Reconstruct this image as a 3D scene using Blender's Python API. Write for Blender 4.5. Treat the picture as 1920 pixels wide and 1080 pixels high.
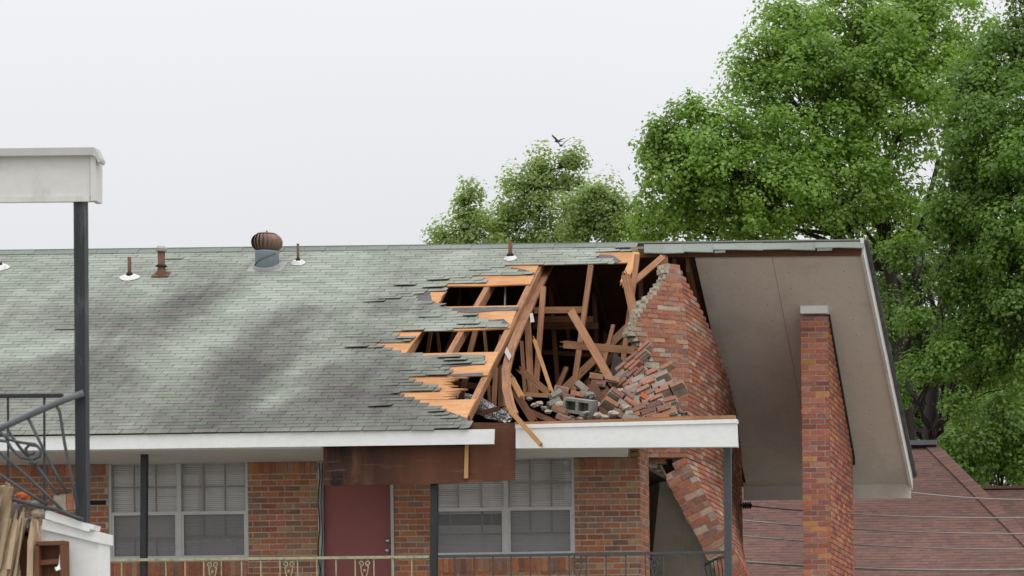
import bpy, math, random
import numpy as np
from mathutils import Vector as V, Matrix
random.seed(7)
for o in list(bpy.data.objects): bpy.data.objects.remove(o)
sc = bpy.context.scene; col = sc.collection
# ------------------------------------------------------------------ camera, sky, sun, exposure
F, PX, PY, ROLL, CZ = 5720.0, 2300.0, 1450.0, 0.0125, 1.1      # focal length and principal point in photo pixels
CR, SR = math.cos(ROLL), math.sin(ROLL)
cam = bpy.data.objects.new('camera', bpy.data.cameras.new('camera')); col.objects.link(cam); sc.camera = cam
cam.data.sensor_width = 36; cam.data.lens = 36*F/1920
cam.data.shift_x = -(PX-960)/1920; cam.data.shift_y = (PY-540)/1920
cam.matrix_world = Matrix(((CR, SR, 0, 0), (0, 0, -1, 0), (-SR, CR, 0, CZ), (0, 0, 0, 1)))
cam.data.clip_start = .5; cam.data.clip_end = 3000
cam.data.dof.use_dof = True; cam.data.dof.focus_distance = 41.5; cam.data.dof.aperture_fstop = 6.3
W = bpy.data.worlds.new('World'); sc.world = W; W.use_nodes = True
nt = W.node_tree; bg = nt.nodes['Background']; bg.inputs[1].default_value = .1
sky = nt.nodes.new('ShaderNodeTexSky'); sky.sky_type = 'NISHITA'; sky.sun_disc = False
sky.sun_elevation = math.radians(60); sky.sun_rotation = math.radians(143)
tc = nt.nodes.new('ShaderNodeTexCoord'); sx = nt.nodes.new('ShaderNodeSeparateXYZ'); nt.links.new(tc.outputs['Generated'], sx.inputs[0])
mr = nt.nodes.new('ShaderNodeMapRange'); nt.links.new(sx.outputs[2], mr.inputs[0])     # overcast: brighter towards the zenith
mr.inputs[1].default_value = .12; mr.inputs[2].default_value = 1; mr.inputs[3].default_value = 7.75; mr.inputs[4].default_value = 17.5
cn = nt.nodes.new('ShaderNodeTexNoise'); cn.inputs['Scale'].default_value = 2.2; cn.inputs['Detail'].default_value = 5
nt.links.new(tc.outputs['Generated'], cn.inputs['Vector'])
cm = nt.nodes.new('ShaderNodeMapRange'); nt.links.new(cn.outputs[0], cm.inputs[0])
cm.inputs[1].default_value = .3; cm.inputs[2].default_value = .7; cm.inputs[3].default_value = .97; cm.inputs[4].default_value = 1.03
mu = nt.nodes.new('ShaderNodeMath'); mu.operation = 'MULTIPLY'; nt.links.new(mr.outputs[0], mu.inputs[0]); nt.links.new(cm.outputs[0], mu.inputs[1])
tint = nt.nodes.new('ShaderNodeMix'); tint.data_type = 'RGBA'; tint.blend_type = 'MULTIPLY'; tint.inputs[0].default_value = 1
nt.links.new(mu.outputs[0], tint.inputs[6]); tint.inputs[7].default_value = (.985, .992, 1.02, 1)
mx = nt.nodes.new('ShaderNodeMix'); mx.data_type = 'RGBA'; mx.inputs[0].default_value = .97
nt.links.new(sky.outputs[0], mx.inputs[6]); nt.links.new(tint.outputs[2], mx.inputs[7]); nt.links.new(mx.outputs[2], bg.inputs[0])
sun = bpy.data.objects.new('sun', bpy.data.lights.new('sun', 'SUN')); col.objects.link(sun)
sun.data.energy = .8; sun.data.angle = math.radians(25); sun.data.color = (1, .97, .92)
sun.rotation_euler = V((.32, -.42, .92)).to_track_quat('Z', 'Y').to_euler()           # high, from the camera's side
sc.view_settings.view_transform = 'Standard'; sc.view_settings.look = 'None'; sc.view_settings.exposure = 0; sc.view_settings.gamma = 1
sc.cycles.use_adaptive_sampling = True; sc.cycles.max_bounces = 8; sc.cycles.diffuse_bounces = 5; sc.cycles.transmission_bounces = 8; sc.cycles.transparent_max_bounces = 12
# ------------------------------------------------------------------ measuring the photograph
def ray(px, py):
    x = (px-PX)/F; y = -(py-PY)/F
    return x*CR+y*SR, -x*SR+y*CR
def P(px, py, Y):
    a, b = ray(px, py); return V((a*Y, Y, CZ+b*Y))
def proj(p):
    a = p.x/p.y; b = (p.z-CZ)/p.y
    return PX+F*(a*CR-b*SR), PY-F*(a*SR+b*CR)
YF, YW, YR = 38.46, 40.0, 44.46                                   # front eave, front wall, ridge
ZE = P(520, 808.5, YF).z; ZR = P(600, 469.5, YR).z; MS = (ZR-ZE)/(YR-YF); SL = math.hypot(ZR-ZE, YR-YF)
SDIR = V((0, YR-YF, ZR-ZE))/SL; SN = V((0, -SDIR.z, SDIR.y))      # up the front slope, its normal
def ROOF(px, py, off=0):
    a, b = ray(px, py); z0 = ZE-CZ+off/SN.z
    Y = (z0-MS*YF)/(b-MS); return V((a*Y, Y, CZ+b*Y))
def slope(X, t, off=0): return V((X, YF, ZE))+SDIR*t+SN*off
def itp(tab, y): return float(np.interp(y, [a for a, _ in tab], [b for _, b in tab]))
# ------------------------------------------------------------------ materials
MATS = {}
class N:
    def __init__(s, name):
        s.m = bpy.data.materials.new(name); s.m.use_nodes = True; s.t = s.m.node_tree; s.b = s.t.nodes['Principled BSDF']; MATS[name] = s.m
    def n(s, typ, **kw):
        x = s.t.nodes.new('ShaderNode'+typ)
        for k, v in kw.items(): setattr(x, k, v)
        return x
    def put(s, inp, v):
        if hasattr(v, 'links') or isinstance(v, bpy.types.NodeSocket): s.t.links.new(v, inp)
        else: inp.default_value = v
    def math(s, op, a, b=0, clamp=False):
        x = s.n('Math', operation=op, use_clamp=clamp); s.put(x.inputs[0], a); s.put(x.inputs[1], b); return x.outputs[0]
    def coord(s, kind='Object', scale=(1, 1, 1), loc=(0, 0, 0)):
        if kind == 'World': c = s.n('NewGeometry').outputs['Position']
        else: c = s.n('TexCoord').outputs[kind]
        mp = s.n('Mapping'); s.put(mp.inputs[0], c); mp.inputs['Scale'].default_value = scale; mp.inputs['Location'].default_value = loc; return mp.outputs[0]
    def noise(s, vec, scale, detail=4, rough=.55):
        x = s.n('TexNoise'); s.put(x.inputs['Vector'], vec); x.inputs['Scale'].default_value = scale; x.inputs['Detail'].default_value = detail; x.inputs['Roughness'].default_value = rough; return x.outputs[0]
    def ramp(s, fac, stops, mode='LINEAR'):
        x = s.n('ValToRGB'); s.put(x.inputs[0], fac); r = x.color_ramp; r.interpolation = mode
        while len(r.elements) < len(stops): r.elements.new(.5)
        for e, (p, c) in zip(r.elements, stops): e.position = p; e.color = (*c, 1)
        return x.outputs[0]
    def rng(s, v, a, b, c, d):
        x = s.n('MapRange'); s.put(x.inputs[0], v)
        for i, q in enumerate((a, b, c, d)): x.inputs[i+1].default_value = q
        return x.outputs[0]
    def mul(s, colr, f):
        x = s.n('Mix', data_type='RGBA', blend_type='MULTIPLY'); x.inputs[0].default_value = 1; s.put(x.inputs[6], colr); s.put(x.inputs[7], f); return x.outputs[2]
    def mix(s, f, a, b):
        x = s.n('Mix', data_type='RGBA'); s.put(x.inputs[0], f); s.put(x.inputs[6], a if not isinstance(a, tuple) else (*a, 1)); s.put(x.inputs[7], b if not isinstance(b, tuple) else (*b, 1)); return x.outputs[2]
    def island(s): return s.n('NewGeometry').outputs['Random Per Island']
    def objrand(s): return s.n('ObjectInfo').outputs['Random']
    def bump(s, h, strength=.3, dist=.01):
        x = s.n('Bump'); x.inputs['Strength'].default_value = strength; x.inputs['Distance'].default_value = dist; s.put(x.inputs['Height'], h); s.put(s.b.inputs['Normal'], x.outputs[0])
    def done(s, colr, rough=.8, spec=.3, metal=0):
        s.put(s.b.inputs['Base Color'], colr if not isinstance(colr, tuple) else (*colr, 1)); s.put(s.b.inputs['Roughness'], rough)
        s.b.inputs['Specular IOR Level'].default_value = spec; s.b.inputs['Metallic'].default_value = metal; return s.m
def paint(name, c, rough=.6, grime=.15, scale=3, spec=.3, metal=0, dirt=(.35, .3, .24), streak=(1, 1, 1), thr=.55):
    s = N(name); v = s.coord('World', streak); f = s.rng(s.noise(v, scale, 6, .65), thr, .8, 0, grime*3); g = s.rng(s.noise(s.coord('World'), 14, 3), .3, .7, .965, 1.035)
    k = s.mix(f, c, tuple(a*b for a, b in zip(c, dirt))); x = s.n('CombineColor'); [s.put(x.inputs[i], g) for i in range(3)]
    s.bump(s.noise(v, 30, 3), .1, .004); return s.done(s.mul(k, x.outputs[0]), rough, spec, metal)
def grey(s, v):
    x = s.n('CombineColor'); [s.put(x.inputs[i], v) for i in range(3)]; return x.outputs[0]
def brick_mat(name, pal, w0=.56, w1=.6):
    s = N(name); r = s.island(); st = []
    for i, c in enumerate(pal): st.append((i/len(pal), c))
    c = s.ramp(r, st, 'CONSTANT'); v = s.coord('World')
    j = s.rng(s.math('FRACT', s.math('MULTIPLY', r, 57.3)), 0, 1, .8, 1.15)
    m = s.rng(s.noise(v, 22, 5, .7), .25, .75, .72, 1.25)
    c = s.mul(s.mul(c, grey(s, j)), grey(s, m))
    w = s.rng(s.noise(s.coord('World', (1, 1, 1.6)), 5.5, 6, .75), w0, w0+.16, 0, w1)     # old mortar smears and lime
    c = s.mix(w, c, (.40, .34, .27)); s.bump(s.noise(v, 60, 5, .7), .5, .006); return s.done(c, .9, .15)
brick_mat('brick', [(.40, .155, .085), (.32, .135, .09), (.44, .19, .10), (.25, .135, .10), (.36, .135, .08), (.38, .23, .14), (.29, .155, .11), (.42, .165, .085), (.29, .165, .125), (.37, .155, .095), (.34, .195, .13), (.40, .16, .08), (.38, .145, .085)])
brick_mat('red_brick', [(.41, .155, .095), (.33, .13, .095), (.43, .19, .115), (.26, .135, .115), (.38, .135, .09), (.45, .25, .16), (.35, .15, .11), (.43, .165, .095), (.40, .145, .08), (.37, .16, .105), (.34, .19, .14), (.41, .15, .085), (.44, .20, .12), (.36, .13, .085), (.39, .17, .11), (.42, .30, .23), (.40, .17, .12), (.30, .14, .11), (.42, .26, .20), (.40, .16, .09), (.45, .34, .27)], .56, .36)
brick_mat('pillar_brick', [(.46, .155, .09), (.32, .12, .09), (.42, .15, .105), (.50, .24, .10), (.39, .135, .10), (.42, .21, .14), (.29, .12, .105), (.44, .165, .10), (.48, .185, .11), (.36, .165, .14)])
def mortar(name, c):
    s = N(name); v = s.coord('World'); s.bump(s.noise(v, 50, 6, .7), .7, .01)
    return s.done(s.ramp(s.noise(v, 9, 6, .7), [(.3, tuple(a*.65 for a in c)), (.7, tuple(a*1.15 for a in c))]), .95, .1)
brick_mat('rubble_brick', [(.37, .15, .105), (.30, .14, .11), (.38, .19, .125), (.25, .15, .13), (.34, .14, .09), (.40, .27, .19), (.30, .15, .125), (.38, .16, .10), (.46, .38, .32), (.34, .17, .125), (.31, .17, .13), (.36, .17, .105)], .53, .55)
mortar('mortar', (.50, .43, .34)); mortar('dark_mortar', (.20, .16, .13)); mortar('torn_mortar', (.46, .40, .31)); mortar('rubble_mortar', (.36, .31, .25)); mortar('concrete', (.30, .285, .255))
def wood(name, a, b, dark=.35, grain=45):
    s = N(name); uv = s.coord('UV', (1.2, grain*.5, 1)); o = s.objrand()
    add = s.n('VectorMath', operation='ADD'); s.put(add.inputs[0], uv); s.put(add.inputs[1], grey(s, s.math('MULTIPLY', o, 37)))
    g = s.noise(add.outputs[0], 1.6, 6, .65); k = s.noise(s.coord('World'), 1.7, 4, .6)
    c = s.ramp(g, [(.3, a), (.62, b)]); c = s.mul(c, grey(s, s.rng(o, 0, 1, .75, 1.2)))
    st = s.rng(k, .52, .72, 0, dark); c = s.mix(st, c, tuple(q*.35 for q in a))
    kn = s.n('TexVoronoi'); s.put(kn.inputs['Vector'], s.coord('UV', (1.4, 9, 1))); kn.inputs['Scale'].default_value = 1.2
    c = s.mix(s.rng(kn.outputs[0], .05, .11, .75, 0), c, tuple(q*.3 for q in a))
    s.bump(g, .4, .004); return s.done(c, .75, .2)
wood('rafter_wood', (.22, .106, .055), (.39, .20, .108), .45); wood('pale_wood', (.44, .22, .095), (.60, .34, .16), .2); wood('dark_wood', (.10, .042, .022), (.17, .075, .04))
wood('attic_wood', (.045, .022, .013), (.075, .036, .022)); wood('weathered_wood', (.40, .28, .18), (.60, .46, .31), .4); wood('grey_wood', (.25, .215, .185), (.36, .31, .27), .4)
s = N('plywood'); uv = s.coord('UV', (1.5, 7, 1)); n1 = s.noise(uv, 1.5, 6, .6); n2 = s.noise(s.coord('UV', (1, 1, 1)), .9, 4, .6); n3 = s.noise(s.coord('UV'), 60, 2)
c = s.ramp(n1, [(.28, (.44, .20, .085)), (.55, (.58, .30, .135)), (.75, (.66, .38, .19))]); c = s.mix(s.rng(n2, .55, .72, 0, .5), c, (.30, .14, .075)); c = s.mul(c, grey(s, s.rng(n3, .3, .7, .82, 1.15))); s.bump(n1, .2, .004); s.done(c, .8, .2)
s = N('stained_plywood'); v = s.coord('World', (3.2, 1, .7)); n1 = s.noise(v, 1.1, 6, .6); n2 = s.noise(s.coord('World', (1, 1, 9)), 2.5, 5, .6)
pos = s.n('SeparateXYZ'); s.put(pos.inputs[0], s.n('NewGeometry').outputs['Position'])
c = s.ramp(n1, [(.4, (.014, .009, .007)), (.5, (.065, .029, .018)), (.62, (.15, .064, .034))])
wet = s.rng(pos.outputs[0], -11.2, -10.2, 0, .75); c = s.mix(wet, c, (.125, .047, .025))
c = s.mix(s.rng(n2, .57, .7, 0, .35), c, (.26, .15, .09)); s.bump(n2, .2, .004); s.done(c, .7, .25)
s = N('felt'); c = s.ramp(s.noise(s.coord('World', (1, 1, 1)), 7, 5, .7), [(.3, (.085, .085, .09)), (.7, (.16, .155, .155))]); s.done(c, .9, .2)
# shingles: faded green tabs with grey algae streaks running down the slope (UV = metres along the eave and up the slope)
s = N('shingle'); uv = s.coord('UV'); wob = s.n('TexNoise'); s.put(wob.inputs['Vector'], uv); wob.inputs['Scale'].default_value = .9; wob.inputs['Detail'].default_value = 3
wv = s.n('VectorMath', operation='MULTIPLY_ADD'); s.put(wv.inputs[0], wob.outputs['Color']); wv.inputs[1].default_value = (1.5, 1.5, 0); s.put(wv.inputs[2], uv)
sep = s.n('SeparateXYZ'); s.put(sep.inputs[0], uv)
d = s.math('ADD', s.rng(s.noise(s.coord('UV', (.55, .22, 1)), 1.3, 6, .62), .3, .7, -.22, .30), s.rng(sep.outputs[1], 0, SL, .50, .12))
d = s.math('ADD', d, s.rng(s.noise(s.coord('UV', (3.2, .35, 1)), 1.6, 5, .6), .3, .7, -.13, .13))
BL = [(385, 560, .8, .7, .5), (300, 600, 1.0, .8, .32), (150, 585, 1.0, .9, .32), (250, 700, 1.3, 1.0, .25), (70, 720, 1.6, 1.1, .25), (545, 600, .9, 1.0, .5), (480, 690, .8, 1.3, .55), (415, 770, 1.2, .8, .3), (640, 720, .8, .9, .4), (800, 575, .6, .5, .4), (730, 750, .8, .5, .3), (760, 560, .6, .5, .2), (620, 790, 2.2, .5, .22), (770, 680, .8, 1.1, .26), (700, 640, .7, .6, .2),
      (470, 570, .55, 1.0, -.35), (345, 680, .6, 1.2, -.38), (85, 655, .45, .5, -.5), (570, 690, .5, 1.1, -.42), (590, 560, .8, .6, -.3), (600, 620, .5, .7, -.2), (330, 545, .7, .3, -.28), (520, 745, .4, .5, -.3)]
for (bx, by, ru, rt, am) in BL:
    q = ROOF(bx, by); t = (q-V((q.x, YF, ZE))).length
    mp = s.n('Mapping', vector_type='TEXTURE'); s.put(mp.inputs[0], wv.outputs[0]); mp.inputs['Location'].default_value = (q.x+.75, t+.75, 0); mp.inputs['Scale'].default_value = (ru, rt, 1e6)
    ln = s.n('VectorMath', operation='LENGTH'); s.put(ln.inputs[0], mp.outputs[0])
    f = s.n('MapRange', interpolation_type='SMOOTHSTEP'); s.put(f.inputs[0], ln.outputs['Value']); f.inputs[1].default_value = 0; f.inputs[2].default_value = 1.5; f.inputs[3].default_value = am*.85; f.inputs[4].default_value = 0
    d = s.math('ADD', d, f.outputs[0])
c = s.ramp(d, [(.05, (.335, .36, .31)), (.35, (.265, .28, .24)), (.62, (.185, .186, .165)), (.95, (.118, .114, .107))])
r = s.island(); c = s.mul(c, grey(s, s.rng(r, 0, 1, .9, 1.1)))
c = s.mix(s.rng(s.math('FRACT', s.math('MULTIPLY', r, 91.7)), .8, 1, 0, .35), c, (.13, .20, .12))
gr = s.noise(uv, 130, 2); c = s.mul(c, grey(s, s.rng(gr, .3, .7, .8, 1.2))); s.bump(gr, .4, .004); s.done(c, .92, .15)
def shingle2(name, pal):
    s = N(name); r = s.island(); c = s.ramp(r, [(i/len(pal), q) for i, q in enumerate(pal)], 'CONSTANT'); n = s.noise(s.coord('World'), 70, 3); l = s.noise(s.coord('World'), .5, 4)
    c = s.mul(s.mul(c, grey(s, s.rng(n, .3, .7, .8, 1.2))), grey(s, s.rng(l, .3, .7, .85, 1.15))); s.bump(n, .4, .004); s.done(c, .92, .15)
shingle2('cap_shingle', [(.225, .25, .222), (.235, .258, .23), (.22, .243, .217), (.242, .263, .238)])
shingle2('red_shingle', [(.148, .084, .070), (.136, .079, .067), (.158, .088, .071), (.124, .074, .065), (.142, .083, .072), (.165, .091, .074)])
paint('white_paint', (.82, .83, .82), .5, .05, 2.2, streak=(.5, 1, 2.5)); paint('old_white_paint', (.68, .675, .65), .6, .14, 2.6, streak=(2, 1, .8), thr=.5); paint('soffit_paint', (.60, .59, .57), .7, .06)
paint('beige_soffit', (.67, .61, .56), .7, .16, 1.1, thr=.48, dirt=(.5, .47, .44)); paint('grey_trim', (.50, .50, .49), .6, .1); paint('plaster', (.82, .73, .61), .9, .2, 1.5)
paint('black_iron', (.03, .032, .036), .5, .2, 9, dirt=(5, 5, 4.4), streak=(1, 1, .35), thr=.58); paint('peeled_iron', (.03, .032, .036), .5, .3, 5, dirt=(5.5, 5.5, 4.6), streak=(2, 2, .4), thr=.53); paint('grey_iron', (.065, .07, .075), .5, .1, 7, dirt=(2.2, 2.1, 1.9)); paint('light_iron', (.14, .15, .16), .5, .2, 9, dirt=(.4, .4, .4))
paint('gold_iron', (.42, .40, .26), .6, .3, 12, dirt=(.12, .12, .14), thr=.47); paint('aluminium', (.50, .50, .49), .45, .12, 6, .4, .3); paint('muntin_metal', (.24, .24, .235), .5, .1)
paint('door_red', (.27, .086, .08), .5, .1, 2, dirt=(.8, .8, .8)); paint('rust', (.17, .085, .055), .8, .3, 14, dirt=(.45, .4, .4)); paint('brown_metal', (.20, .125, .095), .5, .25, 10, .5, .4, dirt=(.5, .4, .35), streak=(1, 1, .4))
paint('blue_grey_metal', (.25, .315, .355), .6, .1, 6); paint('galvanised', (.38, .36, .32), .5, .3, 12, .5, .3); paint('mastic', (.74, .73, .70), .8, .2, 18); paint('flashing', (.33, .33, .32), .5, .3, 10, dirt=(1.1, .5, .2)); paint('steel', (.5, .5, .48), .3, .1, 9, .5, .8)
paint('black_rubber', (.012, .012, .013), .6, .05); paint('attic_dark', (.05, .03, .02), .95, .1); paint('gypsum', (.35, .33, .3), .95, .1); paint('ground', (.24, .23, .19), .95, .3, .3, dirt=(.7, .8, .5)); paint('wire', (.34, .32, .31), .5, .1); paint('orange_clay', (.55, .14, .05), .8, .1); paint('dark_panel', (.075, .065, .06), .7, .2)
paint('bark', (.05, .042, .035), .95, .4, 5, dirt=(.45, .45, .45), streak=(3, 3, .6)); paint('bird', (.05, .05, .055), .8, .05); paint('red_wall', (.24, .12, .09), .9, .2)
s = N('foil'); v = s.coord('World'); vo = s.n('TexVoronoi'); s.put(vo.inputs['Vector'], v); vo.inputs['Scale'].default_value = 22; s.bump(vo.outputs[0], 1, .04); s.done((.55, .55, .55), .42, .5, .7)
s = N('glass'); tr = s.n('BsdfTransparent'); tr.inputs[0].default_value = (.93, .94, .94, 1); gl = s.n('BsdfGlossy'); gl.inputs['Roughness'].default_value = .03; fr = s.n('LayerWeight'); fr.inputs[0].default_value = .35
ms = s.n('MixShader'); s.put(ms.inputs[0], s.rng(s.math('POWER', fr.outputs['Facing'], 3), 0, 1, .045, .6)); s.put(ms.inputs[1], tr.outputs[0]); s.put(ms.inputs[2], gl.outputs[0]); s.put(s.t.nodes['Material Output'].inputs[0], ms.outputs[0])
s = N('screen'); tr = s.n('BsdfTransparent'); df = s.n('BsdfDiffuse'); df.inputs[0].default_value = (.25, .243, .25, 1); ms = s.n('MixShader')
s.put(ms.inputs[0], s.rng(s.noise(s.coord('World', (1, 1, 1)), 1.5, 3), .3, .7, .45, .6)); s.put(ms.inputs[1], tr.outputs[0]); s.put(ms.inputs[2], df.outputs[0]); s.put(s.t.nodes['Material Output'].inputs[0], ms.outputs[0])
s = N('blind'); c = s.ramp(s.noise(s.coord('World', (1.5, 1, .5)), 1.5, 3), [(.35, (.74, .70, .70)), (.65, (.86, .83, .825))]); s.done(c, .6, .3)
def leaf(name, a, b, c3):
    s = N(name); r = s.island(); c = s.ramp(r, [(0, a), (.5, b), (.85, c3), (1, c3)])
    n = s.noise(s.coord('World'), .7, 3); c = s.mul(c, grey(s, s.rng(n, .3, .7, .78, 1.22)))
    df = s.n('BsdfPrincipled'); s.put(df.inputs['Base Color'], c); df.inputs['Roughness'].default_value = .45; df.inputs['Specular IOR Level'].default_value = .5
    tl = s.n('BsdfTranslucent'); s.put(tl.inputs[0], s.mul(c, (1.3, 1.35, .7, 1))); ms = s.n('MixShader'); ms.inputs[0].default_value = .48
    s.put(ms.inputs[1], df.outputs[0]); s.put(ms.inputs[2], tl.outputs[0]); s.put(s.t.nodes['Material Output'].inputs[0], ms.outputs[0])
leaf('poplar_leaf', (.155, .275, .045), (.205, .345, .055), (.29, .42, .10)); leaf('maple_leaf', (.105, .195, .035), (.14, .255, .042), (.205, .33, .07)); leaf('far_leaf', (.22, .32, .095), (.275, .38, .11), (.35, .44, .16)); leaf('dark_leaf', (.07, .135, .03), (.095, .17, .035), (.14, .23, .05))
# ------------------------------------------------------------------ mesh building
ORG = {}
class MB:
    def __init__(s): s.v = []; s.f = []; s.uv = []; s.mi = []
    def face(s, pts, mi=0, uv=None):
        pts = [V(p) for p in pts]; b = len(s.v); s.v += pts; s.f.append(list(range(b, b+len(pts)))); s.mi.append(mi)
        if uv is None:
            e = pts[1]-pts[0]; e2 = pts[-1]-pts[0]
            if e2.length > e.length: e = e2
            e = e.normalized() if e.length > 1e-9 else V((1, 0, 0)); n = V((0, 0, 0))
            for i in range(1, len(pts)-1): n += (pts[i]-pts[0]).cross(pts[i+1]-pts[0])
            g = n.cross(e); g = g.normalized() if g.length > 1e-12 else V((0, 0, 1))
            k = random.random()*0
            uv = [((p-pts[0]).dot(e)+k, (p-pts[0]).dot(g)) for p in pts]
        s.uv += uv
    def hexa(s, a, b, mi=0, uv=None):                              # a, b: two matching quads joined by sides, sharing their vertices
        k = len(s.v); s.v += [V(p) for p in a]+[V(p) for p in b]
        for q in ((0, 1, 2, 3), (7, 6, 5, 4), (0, 4, 5, 1), (1, 5, 6, 2), (2, 6, 7, 3), (3, 7, 4, 0)):
            s.f.append([k+i for i in q]); s.mi.append(mi); pts = [s.v[k+i] for i in q]
            if uv: s.uv += [uv[i % 4] for i in q]; continue
            e = pts[1]-pts[0]; e2 = pts[3]-pts[0]
            if e.length >= e2.length: s.uv += [(0, 0), (e.length, 0), (e.length, e2.length), (0, e2.length)]
            else: s.uv += [(0, 0), (0, e.length), (e2.length, e.length), (e2.length, 0)]
    def slab(s, quad, off, mi=0, uv=None): s.hexa(quad, [V(p)+V(off) for p in quad], mi, uv)
    def box(s, x0, x1, y0, y1, z0, z1, mi=0): s.hexa([(x0, y0, z0), (x1, y0, z0), (x1, y0, z1), (x0, y0, z1)], [(x0, y1, z0), (x1, y1, z0), (x1, y1, z1), (x0, y1, z1)], mi)
    def beam(s, p0, p1, w, t, mi=0, up=V((0, 1, 0)), w1=None):      # t is the size along `up`, w across
        p0, p1 = V(p0), V(p1); d = (p1-p0).normalized(); a = d.cross(up).normalized(); u = a.cross(d).normalized(); w1 = w1 or w
        q = lambda c, ww: [c-a*ww/2-u*t/2, c+a*ww/2-u*t/2, c+a*ww/2+u*t/2, c-a*ww/2+u*t/2]
        s.hexa(q(p0, w), q(p1, w1), mi)
    def sweep(s, pts, w, t, up=V((0, 1, 0)), mi=0):
        n = len(pts); k = len(s.v); L = 0
        for i, p in enumerate(pts):
            d = (pts[min(i+1, n-1)]-pts[max(i-1, 0)]).normalized(); a = d.cross(up).normalized(); u = a.cross(d)
            s.v += [p-a*w/2-u*t/2, p+a*w/2-u*t/2, p+a*w/2+u*t/2, p-a*w/2+u*t/2]
        for i in range(n-1):
            l = (pts[i+1]-pts[i]).length
            for j in range(4):
                s.f.append([k+i*4+j, k+i*4+(j+1) % 4, k+i*4+4+(j+1) % 4, k+i*4+4+j]); s.mi.append(mi); s.uv += [(L, 0), (L, w), (L+l, w), (L+l, 0)]
            L += l
        for e, q in ((0, (3, 2, 1, 0)), (n-1, (0, 1, 2, 3))): s.f.append([k+e*4+j for j in q]); s.mi.append(mi); s.uv += [(0, 0), (w, 0), (w, t), (0, t)]
    def tube(s, pts, r, n=8, mi=0):
        pts = [V(p) for p in pts]; k = len(s.v); m = len(pts); rs = r if isinstance(r, (list, tuple)) else [r]*m; ref = V((0, 1, 0))
        for i, p in enumerate(pts):
            d = (pts[min(i+1, m-1)]-pts[max(i-1, 0)]).normalized(); a = d.cross(ref)
            if a.length < .05: a = d.cross(V((1, 0, 0)))
            a.normalize(); b = d.cross(a)
            for j in range(n): th = 2*math.pi*j/n; s.v.append(p+a*rs[i]*math.cos(th)+b*rs[i]*math.sin(th))
        for i in range(m-1):
            for j in range(n):
                s.f.append([k+i*n+j, k+i*n+(j+1) % n, k+i*n+n+(j+1) % n, k+i*n+n+j]); s.mi.append(mi); s.uv += [(i, j/n), (i, (j+1)/n), (i+1, (j+1)/n), (i+1, j/n)]
        for e, rev in ((0, 1), (m-1, 0)):
            q = [k+e*n+j for j in range(n)]; s.f.append(q[::-1] if rev else q); s.mi.append(mi); s.uv += [(0, 0)]*n
    def lathe(s, c, prof, n=20, mi=0, axis=V((0, 0, 1))):
        c = V(c); a = axis.orthogonal().normalized(); b = axis.cross(a); k = len(s.v); m = len(prof)
        for r, h in prof:
            for j in range(n): th = 2*math.pi*j/n; s.v.append(c+axis*h+(a*math.cos(th)+b*math.sin(th))*max(r, .0005))
        for i in range(m-1):
            for j in range(n): s.f.append([k+i*n+j, k+i*n+(j+1) % n, k+i*n+n+(j+1) % n, k+i*n+n+j]); s.mi.append(mi); s.uv += [(i, j/n), (i, (j+1)/n), (i+1, (j+1)/n), (i+1, j/n)]
        for e, rev in ((0, 1), (m-1, 0)):
            q = [k+e*n+j for j in range(n)]; s.f.append(q[::-1] if rev else q); s.mi.append(mi); s.uv += [(0, 0)]*n
    def prism(s, pts, off, mi=0):
        pts = [V(p) for p in pts]; n = len(pts); k = len(s.v); s.v += pts+[p+V(off) for p in pts]; e = (pts[1]-pts[0]).normalized(); nn = V(off).normalized(); g = nn.cross(e)
        for q in (list(range(n)), [n+i for i in range(n-1, -1, -1)]):
            s.f.append([k+i for i in q]); s.mi.append(mi); s.uv += [((s.v[k+i]-pts[0]).dot(V((1, 0, 0))), (s.v[k+i]-pts[0]).dot(V((0, .5, .87)))) for i in q]
        for i in range(n):
            j = (i+1) % n; s.f.append([k+i, k+n+i, k+n+j, k+j]); s.mi.append(mi); l = (pts[j]-pts[i]).length; s.uv += [(0, 0), (0, .02), (l, .02), (l, 0)]
    def build(s, name, mats, parent=None, smooth=False, origin=None):
        if isinstance(mats, str): mats = [mats]
        o0 = V(ORG[parent.name]) if parent else V(origin or (0, 0, 0))
        me = bpy.data.meshes.new(name); me.from_pydata([tuple(p-o0) for p in s.v], [], s.f); uvl = me.uv_layers.new(name='UVMap')
        uvl.data.foreach_set('uv', np.array(s.uv, dtype=np.float32).ravel()); me.polygons.foreach_set('material_index', np.array(s.mi, dtype=np.int32))
        for m in mats: me.materials.append(MATS[m])
        if smooth: me.polygons.foreach_set('use_smooth', [True]*len(me.polygons))
        me.validate(); me.update(); o = bpy.data.objects.new(name, me); col.objects.link(o)
        if parent: o.parent = parent
        else: o.location = o0
        ORG[o.name] = tuple(o0); return o
def recalc(o):
    import bmesh
    b = bmesh.new(); b.from_mesh(o.data); bmesh.ops.recalc_face_normals(b, faces=b.faces); b.to_mesh(o.data); b.free(); return o
def tag(o, label, cat, group=None):
    o['label'] = label; o['category'] = cat
    if group: o['group'] = group
    return o
def thing(name, label, cat, loc=(0, 0, 0), group=None):
    o = bpy.data.objects.new(name, None); col.objects.link(o); o.location = V(loc); o.empty_display_size = .3; ORG[o.name] = tuple(V(loc)); return tag(o, label, cat, group)
def rnd(a, b): return random.uniform(a, b)
def dup(root, loc, label):
    r = root.copy(); col.objects.link(r); r.location = V(loc); r['label'] = label
    for ch in root.children:
        c = ch.copy(); col.objects.link(c); c.parent = r
    return r
# ------------------------------------------------------------------ the setting: ground
g = MB(); g.face([(-900, -60, 0), (900, -60, 0), (900, 1500, 0), (-900, 1500, 0)]); go = g.build('ground', 'ground'); go['kind'] = 'structure'
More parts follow.
